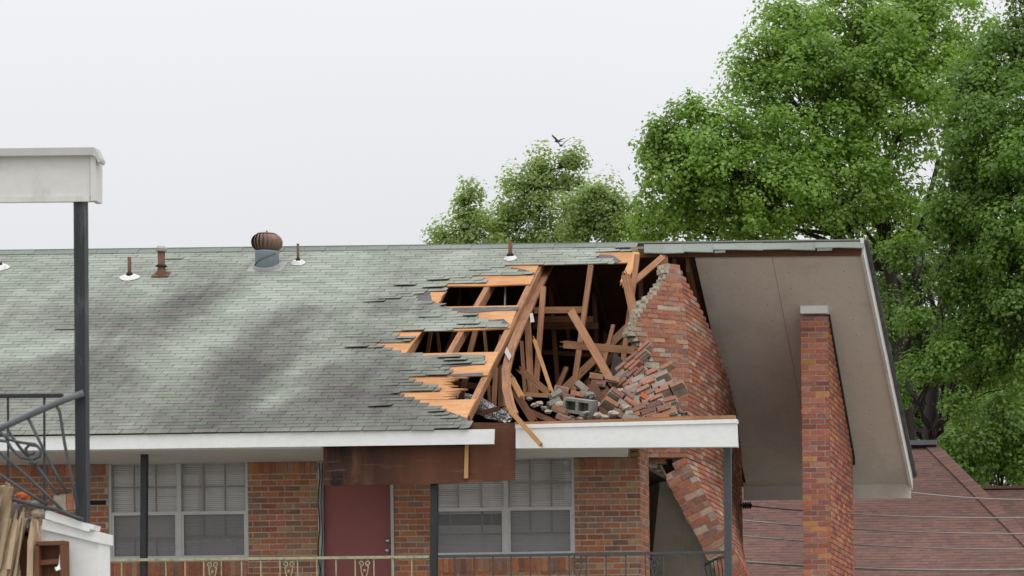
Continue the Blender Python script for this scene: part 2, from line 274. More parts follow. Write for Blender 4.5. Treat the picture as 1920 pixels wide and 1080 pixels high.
# ------------------------------------------------------------------ brick laying on any surface S(u, v) -> point, outward normal nrm(u, v)
def course(mb, S, u0, u1, v0, v1, start, bl=.2, gap=.014, out=.004, back=.03, mi=0, cuts=(), jit=.002, mg=.015):
    u = start
    while u < u1:
        a, b = max(u, u0), min(u+bl, u1); u += bl+gap
        segs = [(a, b)]
        for (c0, c1) in cuts:
            ns = []
            for (p, q) in segs:
                if q <= c0 or p >= c1: ns.append((p, q)); continue
                if c0-p > .03: ns.append((p, c0))
                if q-c1 > .03: ns.append((c1, q))
            segs = ns
        for (p, q) in segs:
            if q-p < .018: continue
            o = out+rnd(-jit, jit); j = lambda: rnd(-.002, .002)
            fr = [S(p+j(), v0+mg/2+j(), o), S(q+j(), v0+mg/2+j(), o), S(q+j(), v1-mg/2+j(), o), S(p+j(), v1-mg/2+j(), o)]
            bk = [S(p, v0+mg/2, -back), S(q, v0+mg/2, -back), S(q, v1-mg/2, -back), S(p, v1-mg/2, -back)]
            mb.hexa(fr, bk, mi)
# ------------------------------------------------------------------ the apartment building
B = thing('apartment_building', 'storm-damaged two-storey brick apartment building with a torn-open green shingled roof', 'building', (-12, 40, 0))
ZT = P(400, 868, YW).z; XR = P(1197, 960, YW).x; XL = -21.5; ZS = P(900, 1181, YF).z          # wall top, broken right end, walkway level
def rect(x0, x1, y0, y1, Y):
    ym = (y0+y1)/2; xm = (x0+x1)/2; return P(x0, ym, Y).x, P(x1, ym, Y).x, P(xm, y1, Y).z, P(xm, y0, Y).z
W1 = rect(203, 465, 866, 1051, YW); W2 = rect(700, 1077, 860, 1051, YW); W2 = (P(812, 960, YW).x-.02, W2[1], W1[2]-.005, W2[3]+.01)
DR = rect(597, 740, 872, 1190, YW); DR = (DR[0], DR[1], ZS, DR[3]); VS = rect(167, 199, 938, 947, YW)
m = MB(); S = lambda u, v, o: V((u, YW-o, v)); opens = [W1, W2, DR, VS]; ZM = 2.6
zc = sorted({ZM, ZT, *[a for o in opens for a in o[2:] if ZM < a < ZT]}); xc = sorted({XL, XR, *[a for o in opens for a in o[:2]]})
for i in range(len(zc)-1):
    for j in range(len(xc)-1):
        cx, cz = (xc[j]+xc[j+1])/2, (zc[i]+zc[i+1])/2
        if any(o[0] < cx < o[1] and o[2] < cz < o[3] for o in opens): continue
        m.box(xc[j], xc[j+1], YW, YW+.12, zc[i], zc[i+1], 1)
m.box(XL, XR, YW, YW+.12, 0, ZM-.001, 1)
m.box(XR, XR+.02, YW+.0, YW+.62, 0, ZT+.35, 1); m.box(XR-.12, XR, YW+.125, YW+.62, 0, ZT+.35, 1)
z = ZT-.158; k = 0; CH = .0762
for q_ in (0, 1): course(m, lambda u, v, o: V((XR+.02+o, YW+u, v)), 0, .62, ZT-.158+q_*.079, ZT-.158+q_*.079+.079, -.1*q_, out=.006); course(m, S, XR-.001, XR+.02, ZT-.158+q_*.079, ZT-.158+q_*.079+.079, XR-.01)
while z > ZM:
    cuts = [(o[0]-.004, o[1]+.004) for o in opens if o[3] > z-CH*.4 and o[2] < z-CH*.4]
    sill = [(W[0], W[1]) for W in (W1, W2) if W[2]-.205 < z-CH/2 < W[2]]
    course(m, S, XL, XR+.02, z-CH, z, XL-.1*(k % 2)+rnd(-.01, .01), cuts=cuts+sill)
    course(m, lambda u, v, o: V((XR+.02+o, YW+u, v)), 0, .62, z-CH, z, -.1*((k+1) % 2), out=.006)
    z -= CH; k += 1
def soldiers(x0, x1, z0, z1):
    x = x0
    while x < x1-.03:
        w = min(.066, x1-x-.004); o = .009+rnd(-.004, .006); m.hexa([(x, YW-o, z0+.006), (x+w, YW-o, z0+.006), (x+w, YW-o, z1-.006), (x, YW-o, z1-.006)], [(x, YW+.03, z0+.006), (x+w, YW+.03, z0+.006), (x+w, YW+.03, z1-.006), (x, YW+.03, z1-.006)]); x += .0762
for a, b in ((XL, W1[0]), (W1[1], DR[0]), (DR[1], W2[0]), (W2[1], XR)): soldiers(a+.003, b-.003, ZT-.155, ZT)
for W_ in (W1, W2): soldiers(W_[0], W_[1], W_[2]-.205, W_[2]-.012)
x8 = P(1181, 855, YW).x; m.box(x8, XR-.121, YW, YW+.3, ZT+.001, ZT+.35, 1); z = ZT+.002
while z < ZT+.34:
    course(m, S, x8, XR+.02, z, z+CH, x8-.1*(k % 2)); course(m, lambda u, v, o: V((XR+.02+o, YW+u, v)), 0, .62, z, z+CH, -.1*((k+1) % 2), out=.006); z += CH; k += 1
recalc(m.build('front_wall', ['brick', 'mortar'], B))
m = MB(); m.box(VS[0]+.01, VS[1]-.01, YW+.03, YW+.07, VS[2]+.005, VS[3]-.005); m.build('weep_vent', 'black_rubber', B)
m = MB(); m.box(XL, -7.9, 48.5, 48.7, 0, ZE+.1); m.box(XL-.2, XL, YW, 48.7, 0, ZE+.1); m.build('rear_wall', 'red_wall', B)
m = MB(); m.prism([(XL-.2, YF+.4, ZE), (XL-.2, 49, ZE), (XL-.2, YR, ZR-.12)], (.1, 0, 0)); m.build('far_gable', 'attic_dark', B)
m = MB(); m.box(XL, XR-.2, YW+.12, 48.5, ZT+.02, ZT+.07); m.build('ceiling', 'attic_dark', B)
m = MB(); m.box(XL, XR+.6, YF+.1, YW-.02, ZS-.18, ZS); m.build('walkway', 'concrete', B)
m = MB(); m.box(XL, -7.9, YW+.13, 48.4, ZS-.18, ZS-.02); m.box(-11, -7.9, 45.4, 45.5, ZS, ZT); m.build('room_partition', 'dark_panel', B)
# ---- windows
def window(Wr, xm, yr, upper_split, lower, seed):
    random.seed(seed); x0, x1, z0, z1 = Wr; Y = YW+.045; wn = MB(); fw = .035
    zr_ = P((xm), yr, YW).z; xmid = P(xm, yr, YW).x
    for a, b in ((x0, x0+fw), (x1-fw, x1), (xmid-.028, xmid+.028)): wn.box(a, b, Y-.03, Y+.05, z0, z1)
    for a, b in ((x0+fw, xmid-.028), (xmid+.028, x1-fw)):
        wn.box(a, b, Y-.032, Y+.05, z0, z0+fw); wn.box(a, b, Y-.03, Y+.05, z1-fw*.7, z1)
    w = wn.build('window', 'aluminium', B)
    zs = P(xm, upper_split, YW).z
    for ui, (a, b) in enumerate(((x0+fw, xmid-.028), (xmid+.028, x1-fw))):
        sash = MB(); sash.box(a, b, Y-.024, Y+.01, zr_-.022, zr_+.022)
        for p, q in ((a, a+.028), (b-.028, b)): sash.box(p, q, Y-.022, Y+.008, z0+fw, zr_-.022)
        sash.box(a+.028, b-.028, Y-.02, Y+.008, z0+fw, z0+fw+.03); sash.build('sash', 'aluminium', w)
        mu_ = MB(); c1, c2 = a+(b-a)/3, a+(b-a)*2/3; h = .009
        for c in (c1, c2): mu_.box(c-h, c+h, Y+.012, Y+.03, zr_+.022, z1-fw*.7)
        xs = [a, c1-h, c1+h, c2-h, c2+h, b]
        for i in (0, 2, 4): mu_.box(xs[i], xs[i+1], Y+.013, Y+.029, zs-h, zs+h)
        zl = P(xm, lower[ui][0], YW).z; up = lower[ui][1]
        mu_.box(a+.028, b-.028, Y+.013, Y+.029, zl-h, zl+h)
        for c in lower[ui][2]:
            cc = a+(b-a)*c
            mu_.box(cc-h, cc+h, Y+.012, Y+.03, zl+h if up else z0+fw+.03, zr_-.022 if up else zl-h)
        mu_.build('muntin', 'muntin_metal', w)
        pn = MB(); pn.face([(a, Y+.018, z0+fw), (b, Y+.018, z0+fw), (b, Y+.018, z1-fw*.7), (a, Y+.018, z1-fw*.7)]); pn.build('pane', 'glass', w)
        sn = MB(); sn.face([(a+.028, Y-.004, z0+fw+.03), (b-.028, Y-.004, z0+fw+.03), (b-.028, Y-.004, zr_-.022), (a+.028, Y-.004, zr_-.022)]); sn.build('insect_screen', 'screen', w)
        bl = MB(); z = z0-.02; i = 0; cut = lower[ui][3] if len(lower[ui]) > 3 else None
        while z < z1:
            q = a-.05, b+.05; j = rnd(-.0015, .0015); zz = z
            if cut and cut[0] < z < cut[1]: z += .025; continue
            bl.hexa([(q[0], Y+.075, z+j), (q[1], Y+.075, z-j), (q[1], Y+.079, z-j), (q[0], Y+.079, z+j)], [(q[0], Y+.089, z+.0235+j), (q[1], Y+.089, z+.0235-j), (q[1], Y+.093, z+.0235-j), (q[0], Y+.093, z+.0235+j)]); z += .025
        for c in (.2, .8): bl.box(a+(b-a)*c-.002, a+(b-a)*c+.002, Y+.068, Y+.07, z0, z1)
        bl.build('blind', 'blind', w)
window(W1, 335, 962, 912, [(1008, False, (1/3, 2/3)), (1005, True, (1/3, 2/3))], 3)
zq = P(880, 986, YW).z, P(880, 962, YW).z
window(W2, 948, 954, 905, [(1000, True, (.67,), zq), (999, True, (1/3, 2/3))], 4)
# ---- door with frame, knobs, cable
d = MB(); d.box(P(607, 1000, YW).x, P(733, 1000, YW).x, YW+.05, YW+.095, ZS+.02, DR[3]-.05); do = d.build('door', 'door_red', B)
for (kx, ky) in ((727, 1014), (726, 1032)):
    q = P(kx, ky, YW); k_ = MB(); k_.lathe(V((q.x, YW+.05, q.z)), [(.03, 0), (.03, .008), (.012, .012), (.012, .035), (.024, .045), (.028, .058), (.018, .07), (.0, .072)], 16, axis=V((0, -1, 0))); k_.build('door_knob' if ky > 1020 else 'deadbolt', 'steel', do, True)
d = MB(); d.box(DR[0]+.01, DR[0]+.06, YW-.03, YW+.1, ZS, DR[3]-.05); d.box(DR[1]-.042, DR[1]-.004, YW-.02, YW+.1, ZS, DR[3]-.05); d.box(DR[0]+.01, DR[1]-.004, YW-.015, YW+.1, DR[3]-.05, DR[3]); d.build('door_frame', 'grey_trim', B)
d = MB(); d.tube([P(598+2*math.sin(i*1.7), 868+i*25, YW-.045) for i in range(13)], .007, 6); d.tube([P(603+1.5*math.sin(i*1.3+1), 868+i*25, YW-.045) for i in range(13)], .006, 6); d.build('cable', 'black_rubber', B, True)
# ---- front roof: shingle tabs laid course by course, ragged where the storm tore them
XLR = -20.6
TAB = [(455, 1196), (463, 1193), (470, 1190), (476, 1110), (482, 1125), (488, 1150), (494, 1150), (499, 942), (504, 952), (509, 970), (514, 1000), (519, 888), (524, 902), (530, 914), (536, 838), (542, 834), (547, 794), (552, 776), (558, 772), (564, 784), (570, 804), (577, 830), (583, 848), (589, 862), (595, 888), (601, 908), (607, 934), (613, 950), (618, 850), (623, 732), (629, 742), (635, 772), (640, 766), (645, 700), (651, 718), (657, 728), (663, 744), (669, 786), (674, 908), (681, 908), (687, 830), (692, 834), (698, 848), (704, 842), (710, 764), (716, 778), (722, 798), (728, 812), (734, 824), (740, 742), (745, 758), (751, 768), (757, 782), (763, 804), (769, 818), (775, 834), (781, 852), (787, 868), (793, 884), (799, 878), (806, 876), (815, 870)]
TY = np.array([a for a, _ in TAB]); TX = [b for _, b in TAB]
EXPO = .105; nC = int(SL/EXPO); rows = []
def rowx(t):
    best = 900
    for _ in range(12):
        q = slope(0, t); a_, b_ = ray(best, 0)
        X = (best-PX)/F*q.y; px, py = proj(V((X, q.y, q.z))); nx = TX[int(np.argmin(abs(TY-py+3)))]
        if abs(nx-best) < 2: break
        best = nx
    return best
m = MB(); lf = MB(); random.seed(11)
for i in range(nC):
    t = i*EXPO; q = slope(0, t); bx = rowx(t); xe = ray(bx, proj(V(((bx-PX)/F*q.y, q.y, q.z)))[1])[0]*q.y
    x = XLR-(i % 3)*.1015+rnd(-.012, .012); t -= .035 if i == 0 else 0
    while x < xe:
        a, b = x+.004, min(x+.3, xe+rnd(-.03, .05)); x += .305
        if b-a < .05: continue
        tu = min(t+.14, SL); lo = .0145+rnd(-.002, .002); c = 0
        near = xe-b < .5
        if near and random.random() < .16: lo += rnd(.008, .03); c = rnd(-.015, .005)
        if random.random() < .004: lo += .012
        lo2 = lo+(rnd(-.006, .012) if near else 0); dt = rnd(-.004, .003)
        fr = [slope(a, t+dt+c, lo), slope(b, t+dt, lo2), slope(b, tu, .009), slope(a, tu, .009)]; bk = [p-SN*.009 for p in fr]
        m.hexa(fr, bk, 0, [(a, t), (b, t), (b, tu), (a, tu)])
rs = recalc(m.build('roof', 'shingle', B))
# decking boards, bare plywood where the shingles are gone
EDGE = [(455, 1030), (497, 1011), (537, 990), (577, 972), (620, 952), (664, 933), (707, 912), (750, 891), (800, 866)]
def deck(pts, off=-.02, th=.018): return [ROOF(x, y, off) for x, y in pts]
m = MB(); X0 = XLR
def dk(pts): m.prism(deck(pts), SN*.018)
m.hexa([slope(XLR, .04, -.02), slope(ROOF(600, 640).x, .04, -.02), slope(ROOF(600, 640).x, SL, -.02), slope(XLR, SL, -.02)], [slope(XLR, .04, -.002), slope(ROOF(600, 640).x, .04, -.002), slope(ROOF(600, 640).x, SL, -.002), slope(XLR, SL, -.002)])
UX = ROOF(600, 640).x+.004
def left(y): 
    q = ROOF(700, y); return proj(V((UX, q.y, q.z)))[0]
dk([(left(458), 464), (1196, 456), (1186, 494), (1150, 495.5), (left(495), 503)])
dk([(left(497), 504), (1013, 496), (1011, 497.5), (994, 535), (958, 536), (912, 538), (840, 538.5), (left(537), 542)])
dk([(left(538), 543), (836, 540), (838, 548), (830, 556), (826, 566), (818, 575), (left(577), 580)])
dk([(left(578), 581), (818, 577.5), (972, 575), (956, 617.5), (860, 622), (790, 622), (left(622), 625)])
dk([(left(624), 626), (792, 623), (783, 634), (770, 652), (762, 664), (left(666), 667)])
dk([(left(667), 668), (762, 665.5), (936, 662), (914, 706), (870, 707), (left(708), 710)])
spl = [(left(709), 711), (868, 708)]
random.seed(19)
for i in range(13): y = 709.5+i*3.2; q_ = rnd(0, 1)**1.6; spl += [(846+q_*62*(1 if i < 8 else .45), y+rnd(-.6, .6)), (832+rnd(-10, 12), y+1.5+rnd(-.4, .4))]
dk(spl+[(840, 751), (left(752), 754)])
dk([(left(753), 755), (840, 752), (893, 751), (880, 776), (872, 797), (left(803), 805)])
recalc(m.build('roof_deck', 'plywood', B))
m = MB()
for pts in ([(766, 549), (806, 547), (810, 566), (832, 572), (830, 577), (798, 576)], [(826, 577.5), (974, 575.5), (970, 582), (930, 583), (882, 587), (850, 584)], [(896, 603), (944, 598), (955, 608), (950, 613), (900, 615)], [(770, 669), (860, 664), (866, 667), (910, 667.5), (908, 683), (850, 688), (780, 685)], [(840, 702), (905, 699), (906, 705), (850, 706.5)], [(760, 755), (800, 764), (845, 773), (876, 785), (880, 792), (850, 790), (790, 770)], [(1108, 476), (1150, 479), (1165, 490), (1152, 494), (1120, 488)], [(936, 497), (985, 506), (1006, 514), (990, 517), (940, 505)]):
    m = MB(); m.prism([ROOF(x, y, .001) for x, y in pts], SN*.004); recalc(m.build('roofing_felt', 'felt', B))
# rear slope: deck, beige soffit under the wide gable overhang, rake board, eave board
qa, qb = P(1450, 479, YR), P(1604, 835, 48.2); MR = (qb.z-qa.z)/(qb.y-qa.y); YE = 49.05
zr = lambda Y: qa.z+MR*(Y-YR)                                       # underside of the rear slope
XG = -7.78; XK = P(1617, 470, YR).x
def rsh(x, y): return x+(.19*(y-YR)/(YE-YR) if x > XK-.15 else 0)      # the rake runs out of square towards the rear
def rq(x0, x1, y0, y1, off): return [(rsh(x0, y0), y0, zr(y0)+off), (rsh(x1, y0), y0, zr(y0)+off), (rsh(x1, y1), y1, zr(y1)+off), (rsh(x0, y1), y1, zr(y1)+off)]
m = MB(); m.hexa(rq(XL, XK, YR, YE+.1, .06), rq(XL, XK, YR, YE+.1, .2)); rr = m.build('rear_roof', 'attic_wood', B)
m = MB(); m.hexa(rq(XL, XK+.06, YR, YE+.15, .203), rq(XL, XK+.06, YR, YE+.15, .225)); m.build('rear_shingles', 'cap_shingle', B)
m = MB(); g_ = .003; XA = P(1302, 482, YR).x; XB = P(1447, 482, YR).x; yy = [YR+.05, 46.55, 48.2, YE]
for (a, b) in ((XA, XB), (XB, XK-.02)):
    for i in range(3): m.hexa(rq(a+g_, b-g_, yy[i]+g_, yy[i+1]-g_, 0), rq(a+g_, b-g_, yy[i]+g_, yy[i+1]-g_, .055))
random.seed(3)
for xx in np.arange(XA+.12, XK-.1, .41):
    for yv_ in np.arange(YR+.3, YE-.2, .3): q_ = rnd(-.02, .02); xq = xx+rnd(-.03, .03); m.hexa(rq(xq-.006, xq+.006, yv_, yv_+.012, -.002), rq(xq-.006, xq+.006, yv_, yv_+.012, .004), 1)
m.build('soffit', ['beige_soffit', 'rust'], rr)
m = MB(); m.hexa(rq(XK-.02, XK+.025, YR-.05, YE+.06, -.05), rq(XK-.02, XK+.025, YR-.05, YE+.06, .2)); m.build('rake_board', 'old_white_paint', rr)
m = MB(); y = YR
while y < YE: m.hexa(rq(XK+.03, XK+.09+rnd(-.015, .01), y, y+.12, .19), rq(XK+.03, XK+.09, y, y+.125, .21)); y += .127
m.build('rake_shingles', 'felt', rr)
m = MB(); ze = P(1500, 937, YE).z; m.box(XA-.05, XK+.19, YE, YE+.04, ze, zr(YE)+.06); m.box(XA-.05, XK+.16, YE-.012, YE, ze+.002, ze+.03); m.build('eave_board', 'beige_soffit', rr)
m = MB(); m.prism([P(1385, 780, 47.4), P(1412, 893, YE-.03), P(1386, 896, YE-.03), P(1380, 830, 48.3)], (-.03, 0, 0)); m.build('gable_trim', 'beige_soffit', rr)
m = MB()
for (x, off, w_) in ((XA-.09, -.16, .05), (XA-.28, -.1, .06)): m.hexa(rq(x-w_, x, YR+.08, 48.8, off), rq(x-w_, x, YR+.08, 48.8, .055))
m.build('barge_rafter', 'dark_wood', rr)
for i in range(7):
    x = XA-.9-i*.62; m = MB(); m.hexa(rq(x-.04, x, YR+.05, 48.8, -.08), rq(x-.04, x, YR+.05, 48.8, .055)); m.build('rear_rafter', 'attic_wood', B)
# ridge board and the ridge shingles left hanging on it
m = MB(); m.beam(P(1196, 474, YR-.03), P(1616, 470, YR-.03), .14, .05); m.build('ridge_board', 'dark_wood', B)
m = MB(); m.beam(V((XL, YR, ZR-.11)), P(1196, 474, YR), .16, .05); m.build('ridge_beam', 'attic_wood', B)
m = MB(); random.seed(5)
x = XLR
while x < P(1180, 460, YR).x:
    b = x+.3; h = rnd(0, .008); m.hexa([slope(x, SL-.07, .018+h), slope(b, SL-.07, .02+h), V((b, YR, ZR+.05+h)), V((x, YR, ZR+.045+h))], [slope(x, SL-.07, .006), slope(b, SL-.07, .006), V((b, YR, ZR+.03)), V((x, YR, ZR+.03))]); 
    m.hexa([V((x, YR, ZR+.045+h)), V((b, YR, ZR+.05+h)), V((b, YR+.16, ZR-.05)), V((x, YR+.16, ZR-.05))], [V((x, YR, ZR+.03)), V((b, YR, ZR+.03)), V((b, YR+.16, ZR-.065)), V((x, YR+.16, ZR-.065))]); x += .303
recalc(m.build('ridge_cap', 'cap_shingle', B))
m = MB()
for (a, b, yb0, yb1) in ((1208, 1246, 473, 474), (1247, 1282, 474, 473), (1283, 1337, 471, 472), (1338, 1378, 467, 467), (1379, 1430, 467, 468), (1431, 1482, 467, 466), (1483, 1528, 467, 468), (1529, 1572, 464, 463), (1573, 1619, 463, 464)):
    r0, r1 = P(a-.6, 457-(a-1208)*.0115, YR+.02-(a % 3)*.004), P(b+.6, 457-(b-1208)*.0115, YR+.02-(a % 3)*.004); f0, f1 = P(a-.6, yb0, YR-.2-(a % 3)*.004), P(b+.6, yb1, YR-.2-(a % 3)*.004)
    m.hexa([f0, f1, r1, r0], [f0-V((0, 0, .012)), f1-V((0, 0, .012)), r1-V((0, -.05, .03)), r0-V((0, -.05, .03))])
    m.hexa([r0, r1, r1+V((0, .3, -.2)), r0+V((0, .3, -.2))], [r0-V((0, 0, .03)), r1-V((0, 0, .03)), r1+V((0, .3, -.23)), r0+V((0, .3, -.23))])
for (a, b, y0_, y1_) in ((1182, 1206, 463, 468), (1340, 1360, 470, 474), (1532, 1560, 466, 470)): f0, f1 = P(a, y0_, YR-.22), P(b, y0_-1, YR-.22); m.slab([f0, f1, f1-V((0, 0, .035)), f0-V((0, 0, .035))], (0, .012, 0))
recalc(m.build('torn_ridge_cap', 'cap_shingle', B))
# ---- fascia, soffits, posts
m = MB(); m.hexa([P(-250, 848.5, YF), P(926, 832.5, YF), P(927, 804.5, YF), P(-250, 823, YF)], [p+V((0, .035, 0)) for p in (P(-250, 848.5, YF), P(926, 832.5, YF), P(927, 804.5, YF), P(-250, 823, YF))]); m.build('fascia', 'white_paint', B)
zf = P(400, 842, YF).z
m = MB(); m.hexa([(XL, YF+.04, zf), (P(609, 850, YF+.2).x, YF+.04, zf), (P(609, 850, YF+.2).x, YW-.03, ZT), (XL, YW-.03, ZT)], [(XL, YF+.04, zf+.03), (P(609, 850, YF+.2).x, YF+.04, zf+.03), (P(609, 850, YF+.2).x, YW-.03, ZT+.03), (XL, YW-.03, ZT+.03)]); m.build('porch_soffit', 'soffit_paint', B)
fq = [P(967, 840.5, YF), P(1382, 837.5, YF), P(1380, 793, YF), P(967, 803, YF)]
m = MB(); m.slab(fq, (0, .12, 0)); m.hexa([P(966, 803, YF-.02), P(1381, 793, YF-.02), P(1381, 785.5, YF-.02), P(966, 796, YF-.02)], [p+V((0, .15, 0)) for p in (P(966, 803, YF-.02), P(1381, 793, YF-.02), P(1381, 785.5, YF-.02), P(966, 796, YF-.02))]); rf = m.build('fascia', 'white_paint', B); rf['label'] = 'intact white fascia beam over the broken gable end'
m = MB(); m.beam(P(967, 794.5, YF+.07), P(1170, 789, YF+.07), .03, .12); m.beam(P(1171, 787.5, YF+.06), P(1379, 782.5, YF+.06), .045, .1); m.build('eave_plate', 'rafter_wood', B)
m = MB(); m.hexa([P(967, 858, YF+.75), P(1177, 857, YF+.75), P(1177, 838, YF+.2), P(967, 838, YF+.2)], [p+V((0, .03, .04)) for p in (P(967, 858, YF+.75), P(1177, 857, YF+.75), P(1177, 838, YF+.2), P(967, 838, YF+.2))]); m.build('porch_soffit', 'soffit_paint', B)
def post(x0, y0, x1, y1, w, Y, mat):
    m = MB(); a, b = P(x0, y0, Y), P(x1, y1, Y); b = a+(b-a)*((a.z-ZS)/(a.z-b.z)); m.beam(a, b, w, w); m.build('post', mat, B)
post(271, 851, 269.5, 1080, .076, YF+.5, 'black_iron'); post(815, 880, 813.5, 1080, .083, YF+.3, 'peeled_iron'); post(1364.5, 837, 1365.5, 1080, .086, YF+.25, 'grey_iron')
# ---- exposed stained plywood header and a split batten hanging in front
m = MB(); m.prism([P(606, 838, YF+.16), P(880, 836, YF+.16), P(880, 792, YF+.16), P(967, 793, YF+.16), P(965, 900, YF+.16), P(850, 906, YF+.16), P(606, 911, YF+.16)], (0, .02, 0)); m.build('header_panel', 'stained_plywood', B)
m = MB(); m.beam(P(875.5, 828, YF+.12), P(874, 897, YF+.12), .04, .03, w1=.05); m.build('batten', 'pale_wood', B)
# ------------------------------------------------------------------ roof timbers (px endpoints, width px, depth, thickness)
def board(x0, y0, x1, y1, w, Ya, Yb, t=.045, w1=None):
    m = MB(); a, b = P(x0, y0, Ya), P(x1, y1, Yb); k = F/((Ya+Yb)/2); m.beam(a, b, w/k, t, w1=(w1/k if w1 else None)); return m
def rafter(x0, y0, x1, y1, w, dep=.13, mat='rafter_wood', off=-.022):
    m = MB(); a, b = ROOF(x0, y0, off-dep/2), ROOF(x1, y1, off-dep/2); m.beam(a, b, w, dep, up=SN); return m.build('rafter', mat, B)
rafter(848, 512, 690, 800, .07); rafter(936, 508, 768, 800, .075); rafter(760, 512, 600, 800, .06); rafter(1018, 490, 875, 786, .085, .1)
cv = [(1030, 497, -.2), (1000, 560, -.16), (972, 622, -.1), (957, 660, -.06), (949, 695, -.03), (950, 730, -.05), (957, 760, -.08), (964, 778, -.1)]
for pq, of in (([(950, 651), (959, 667), (955, 677), (946, 661)], .0), ([(993, 589), (999, 587), (1002, 604), (995, 605)], -.11)): m = MB(); m.slab([ROOF(x, y, of) for x, y in pq], SN*.004); m.build('truss_plate', 'galvanised', B)
m = MB(); m.sweep([ROOF(x, y, o) for x, y, o in cv], .115, .04, up=SN); m.build('rafter', 'rafter_wood', B)
for args, mat in [((1019, 538, 1004, 740, 9.5, 43, 42.6), 'rafter_wood'), ((1108, 498, 1075, 735, 9.5, 43.6, 42.6), 'rafter_wood'), ((1030, 505, 1047, 735, 8, 45, 45), 'dark_wood'), ((1112, 500, 1121, 700, 8, 45.2, 45.2), 'dark_wood'),
                  ((1002, 582, 1101, 581, 12, 43.7, 43.7), 'rafter_wood'), ((996, 599, 1112, 599, 12, 44.6, 44.6), 'dark_wood'), ((1000, 612, 1122, 612, 11.5, 44.9, 44.9), 'dark_wood'),
                  ((1195, 478, 1167, 690, 9.5, 43.3, 42.9), 'rafter_wood'), ((1201, 480, 1203, 600, 8, 44.9, 44.9), 'dark_wood'), ((1244, 482, 1250, 560, 15, 44.1, 44.1), 'rafter_wood'), ((1236, 556, 1050, 738, 14, 44.7, 43.8), 'rafter_wood'), ((1192, 622, 1090, 732, 13, 44.9, 44.2), 'dark_wood'),
                  ((989, 602, 996, 740, 11, 42.6, 42), 'rafter_wood'), ((808, 622, 800, 672, 6, 42.7, 42.7), 'rafter_wood'), ((820, 622, 826, 672, 5, 43.2, 43.2), 'dark_wood'), ((892, 620, 878, 672, 9, 42.9, 42.7), 'rafter_wood'), ((908, 620, 913, 672, 5, 43.2, 43.2), 'rafter_wood'), ((856, 618, 832, 676, 10, 43.6, 43.6), 'dark_wood'), ((941, 628, 934, 660, 7, 43, 43), 'rafter_wood'),
                  ((1060, 500, 1066, 640, 6, 45.6, 45.6), 'dark_wood'), ((1140, 500, 1133, 690, 7, 45.8, 45.8), 'dark_wood'), ((1018, 660, 1130, 668, 8, 45.5, 45.5), 'dark_wood'), ((978, 640, 985, 745, 6, 43.4, 43.2), 'rafter_wood'), ((1062, 690, 1040, 742, 8, 42.6, 42.2), 'dark_wood'), ((1150, 610, 1128, 700, 7, 43.6, 43.2), 'rafter_wood'), ((1215, 500, 1222, 580, 7, 45.4, 45.4), 'dark_wood'),
                  ((948, 536, 947, 580, 3, 43.5, 43.5), 'steel'), ((862, 540, 860, 580, 4, 44, 44), 'dark_wood'), ((940, 686, 938, 792, 8, 41, 40.4), 'dark_wood'), ((948, 735, 943, 792, 9, 41, 40.6), 'rafter_wood'), ((874, 706, 863, 752, 9, 41, 40.8), 'dark_wood'), ((848, 718, 932, 730, 11, 42.5, 42.5), 'dark_wood'), ((915, 705, 918, 760, 4, 41.5, 41.5), 'rafter_wood'), ((930, 690, 926, 760, 8, 41.8, 41.6), 'rafter_wood')]:
    board(*args).build('truss_member', mat, B)
def brk(args, mat, label, t=.045):
    mm = board(*args, t=t); x0_, y0_, x1_, y1_, w_, Ya_, Yb_ = args; random.seed(int(x0_)); kk = F/Ya_
    for (ex, ey, dx, dy, Y_) in ((x0_, y0_, x0_-x1_, y0_-y1_, Ya_), (x1_, y1_, x1_-x0_, y1_-y0_, Yb_)):
        l_ = math.hypot(dx, dy); dx /= l_; dy /= l_
        for _ in range(4): u_ = rnd(-.42, .42)*w_; g__ = rnd(3, 11); mm.beam(P(ex-dy*u_-dx*2, ey+dx*u_-dy*2, Y_), P(ex-dy*u_*1.1+dx*g__, ey+dx*u_*1.1+dy*g__, Y_), w_*.28/kk, t*.6, w1=.004)
    q = P((args[0]+args[2])/2, max(args[1], args[3]), min(args[5], args[6])); return tag(mm.build('broken_board', mat, origin=q), label, 'board', 'broken boards in the torn roof')
brk((1071, 584, 1151, 722, 14, 42, 41.2), 'rafter_wood', 'long loose plank leaning diagonally in the middle of the torn roof opening')
brk((1057, 646, 1190, 657, 14, 41.9, 41.9), 'rafter_wood', 'level loose board lying across the leaning planks above the brick rubble')
brk((1173, 516, 1205, 664, 16, 43.1, 42.8), 'rafter_wood', 'broken rafter hanging down beside the torn edge of the brick gable')
brk((1193, 474, 1169, 531, 13, 43.7, 43.2), 'pale_wood', 'short pale splintered board hanging under the ridge stub', .03)
brk((1243, 482, 1184, 533, 11, 43.9, 43.3), 'rafter_wood', 'broken board slanting down left from the ridge to a splintered end')
brk((957, 770, 1014, 834, 8.5, 38.40, 38.3), 'pale_wood', 'splintered yellow stick poking out over the white fascia')
brk((1002, 638, 1037, 742, 6, 42.3, 41.8), 'pale_wood', 'thin yellow lath leaning beside the bowed rafter')
brk((978, 695, 1030, 738, 12, 42, 41.7), 'rafter_wood', 'short board slanting down behind the thin yellow lath')
brk((955, 738, 1047, 743, 8, 41.2, 41.2), 'pale_wood', 'narrow sunlit lath lying level at the foot of the bowed rafter')
brk((960, 710, 979, 746, 10, 40.6, 40.3), 'pale_wood', 'stub of split board standing right beside the bowed rafter')
brk((964, 732, 1002, 792, 13, 40.5, 39.8), 'dark_wood', 'dark brown split board sliding towards the white fascia')
brk((904, 774, 938, 765, 8, 39.8, 39.8), 'dark_wood', 'short dark stick lying on the silver foil')
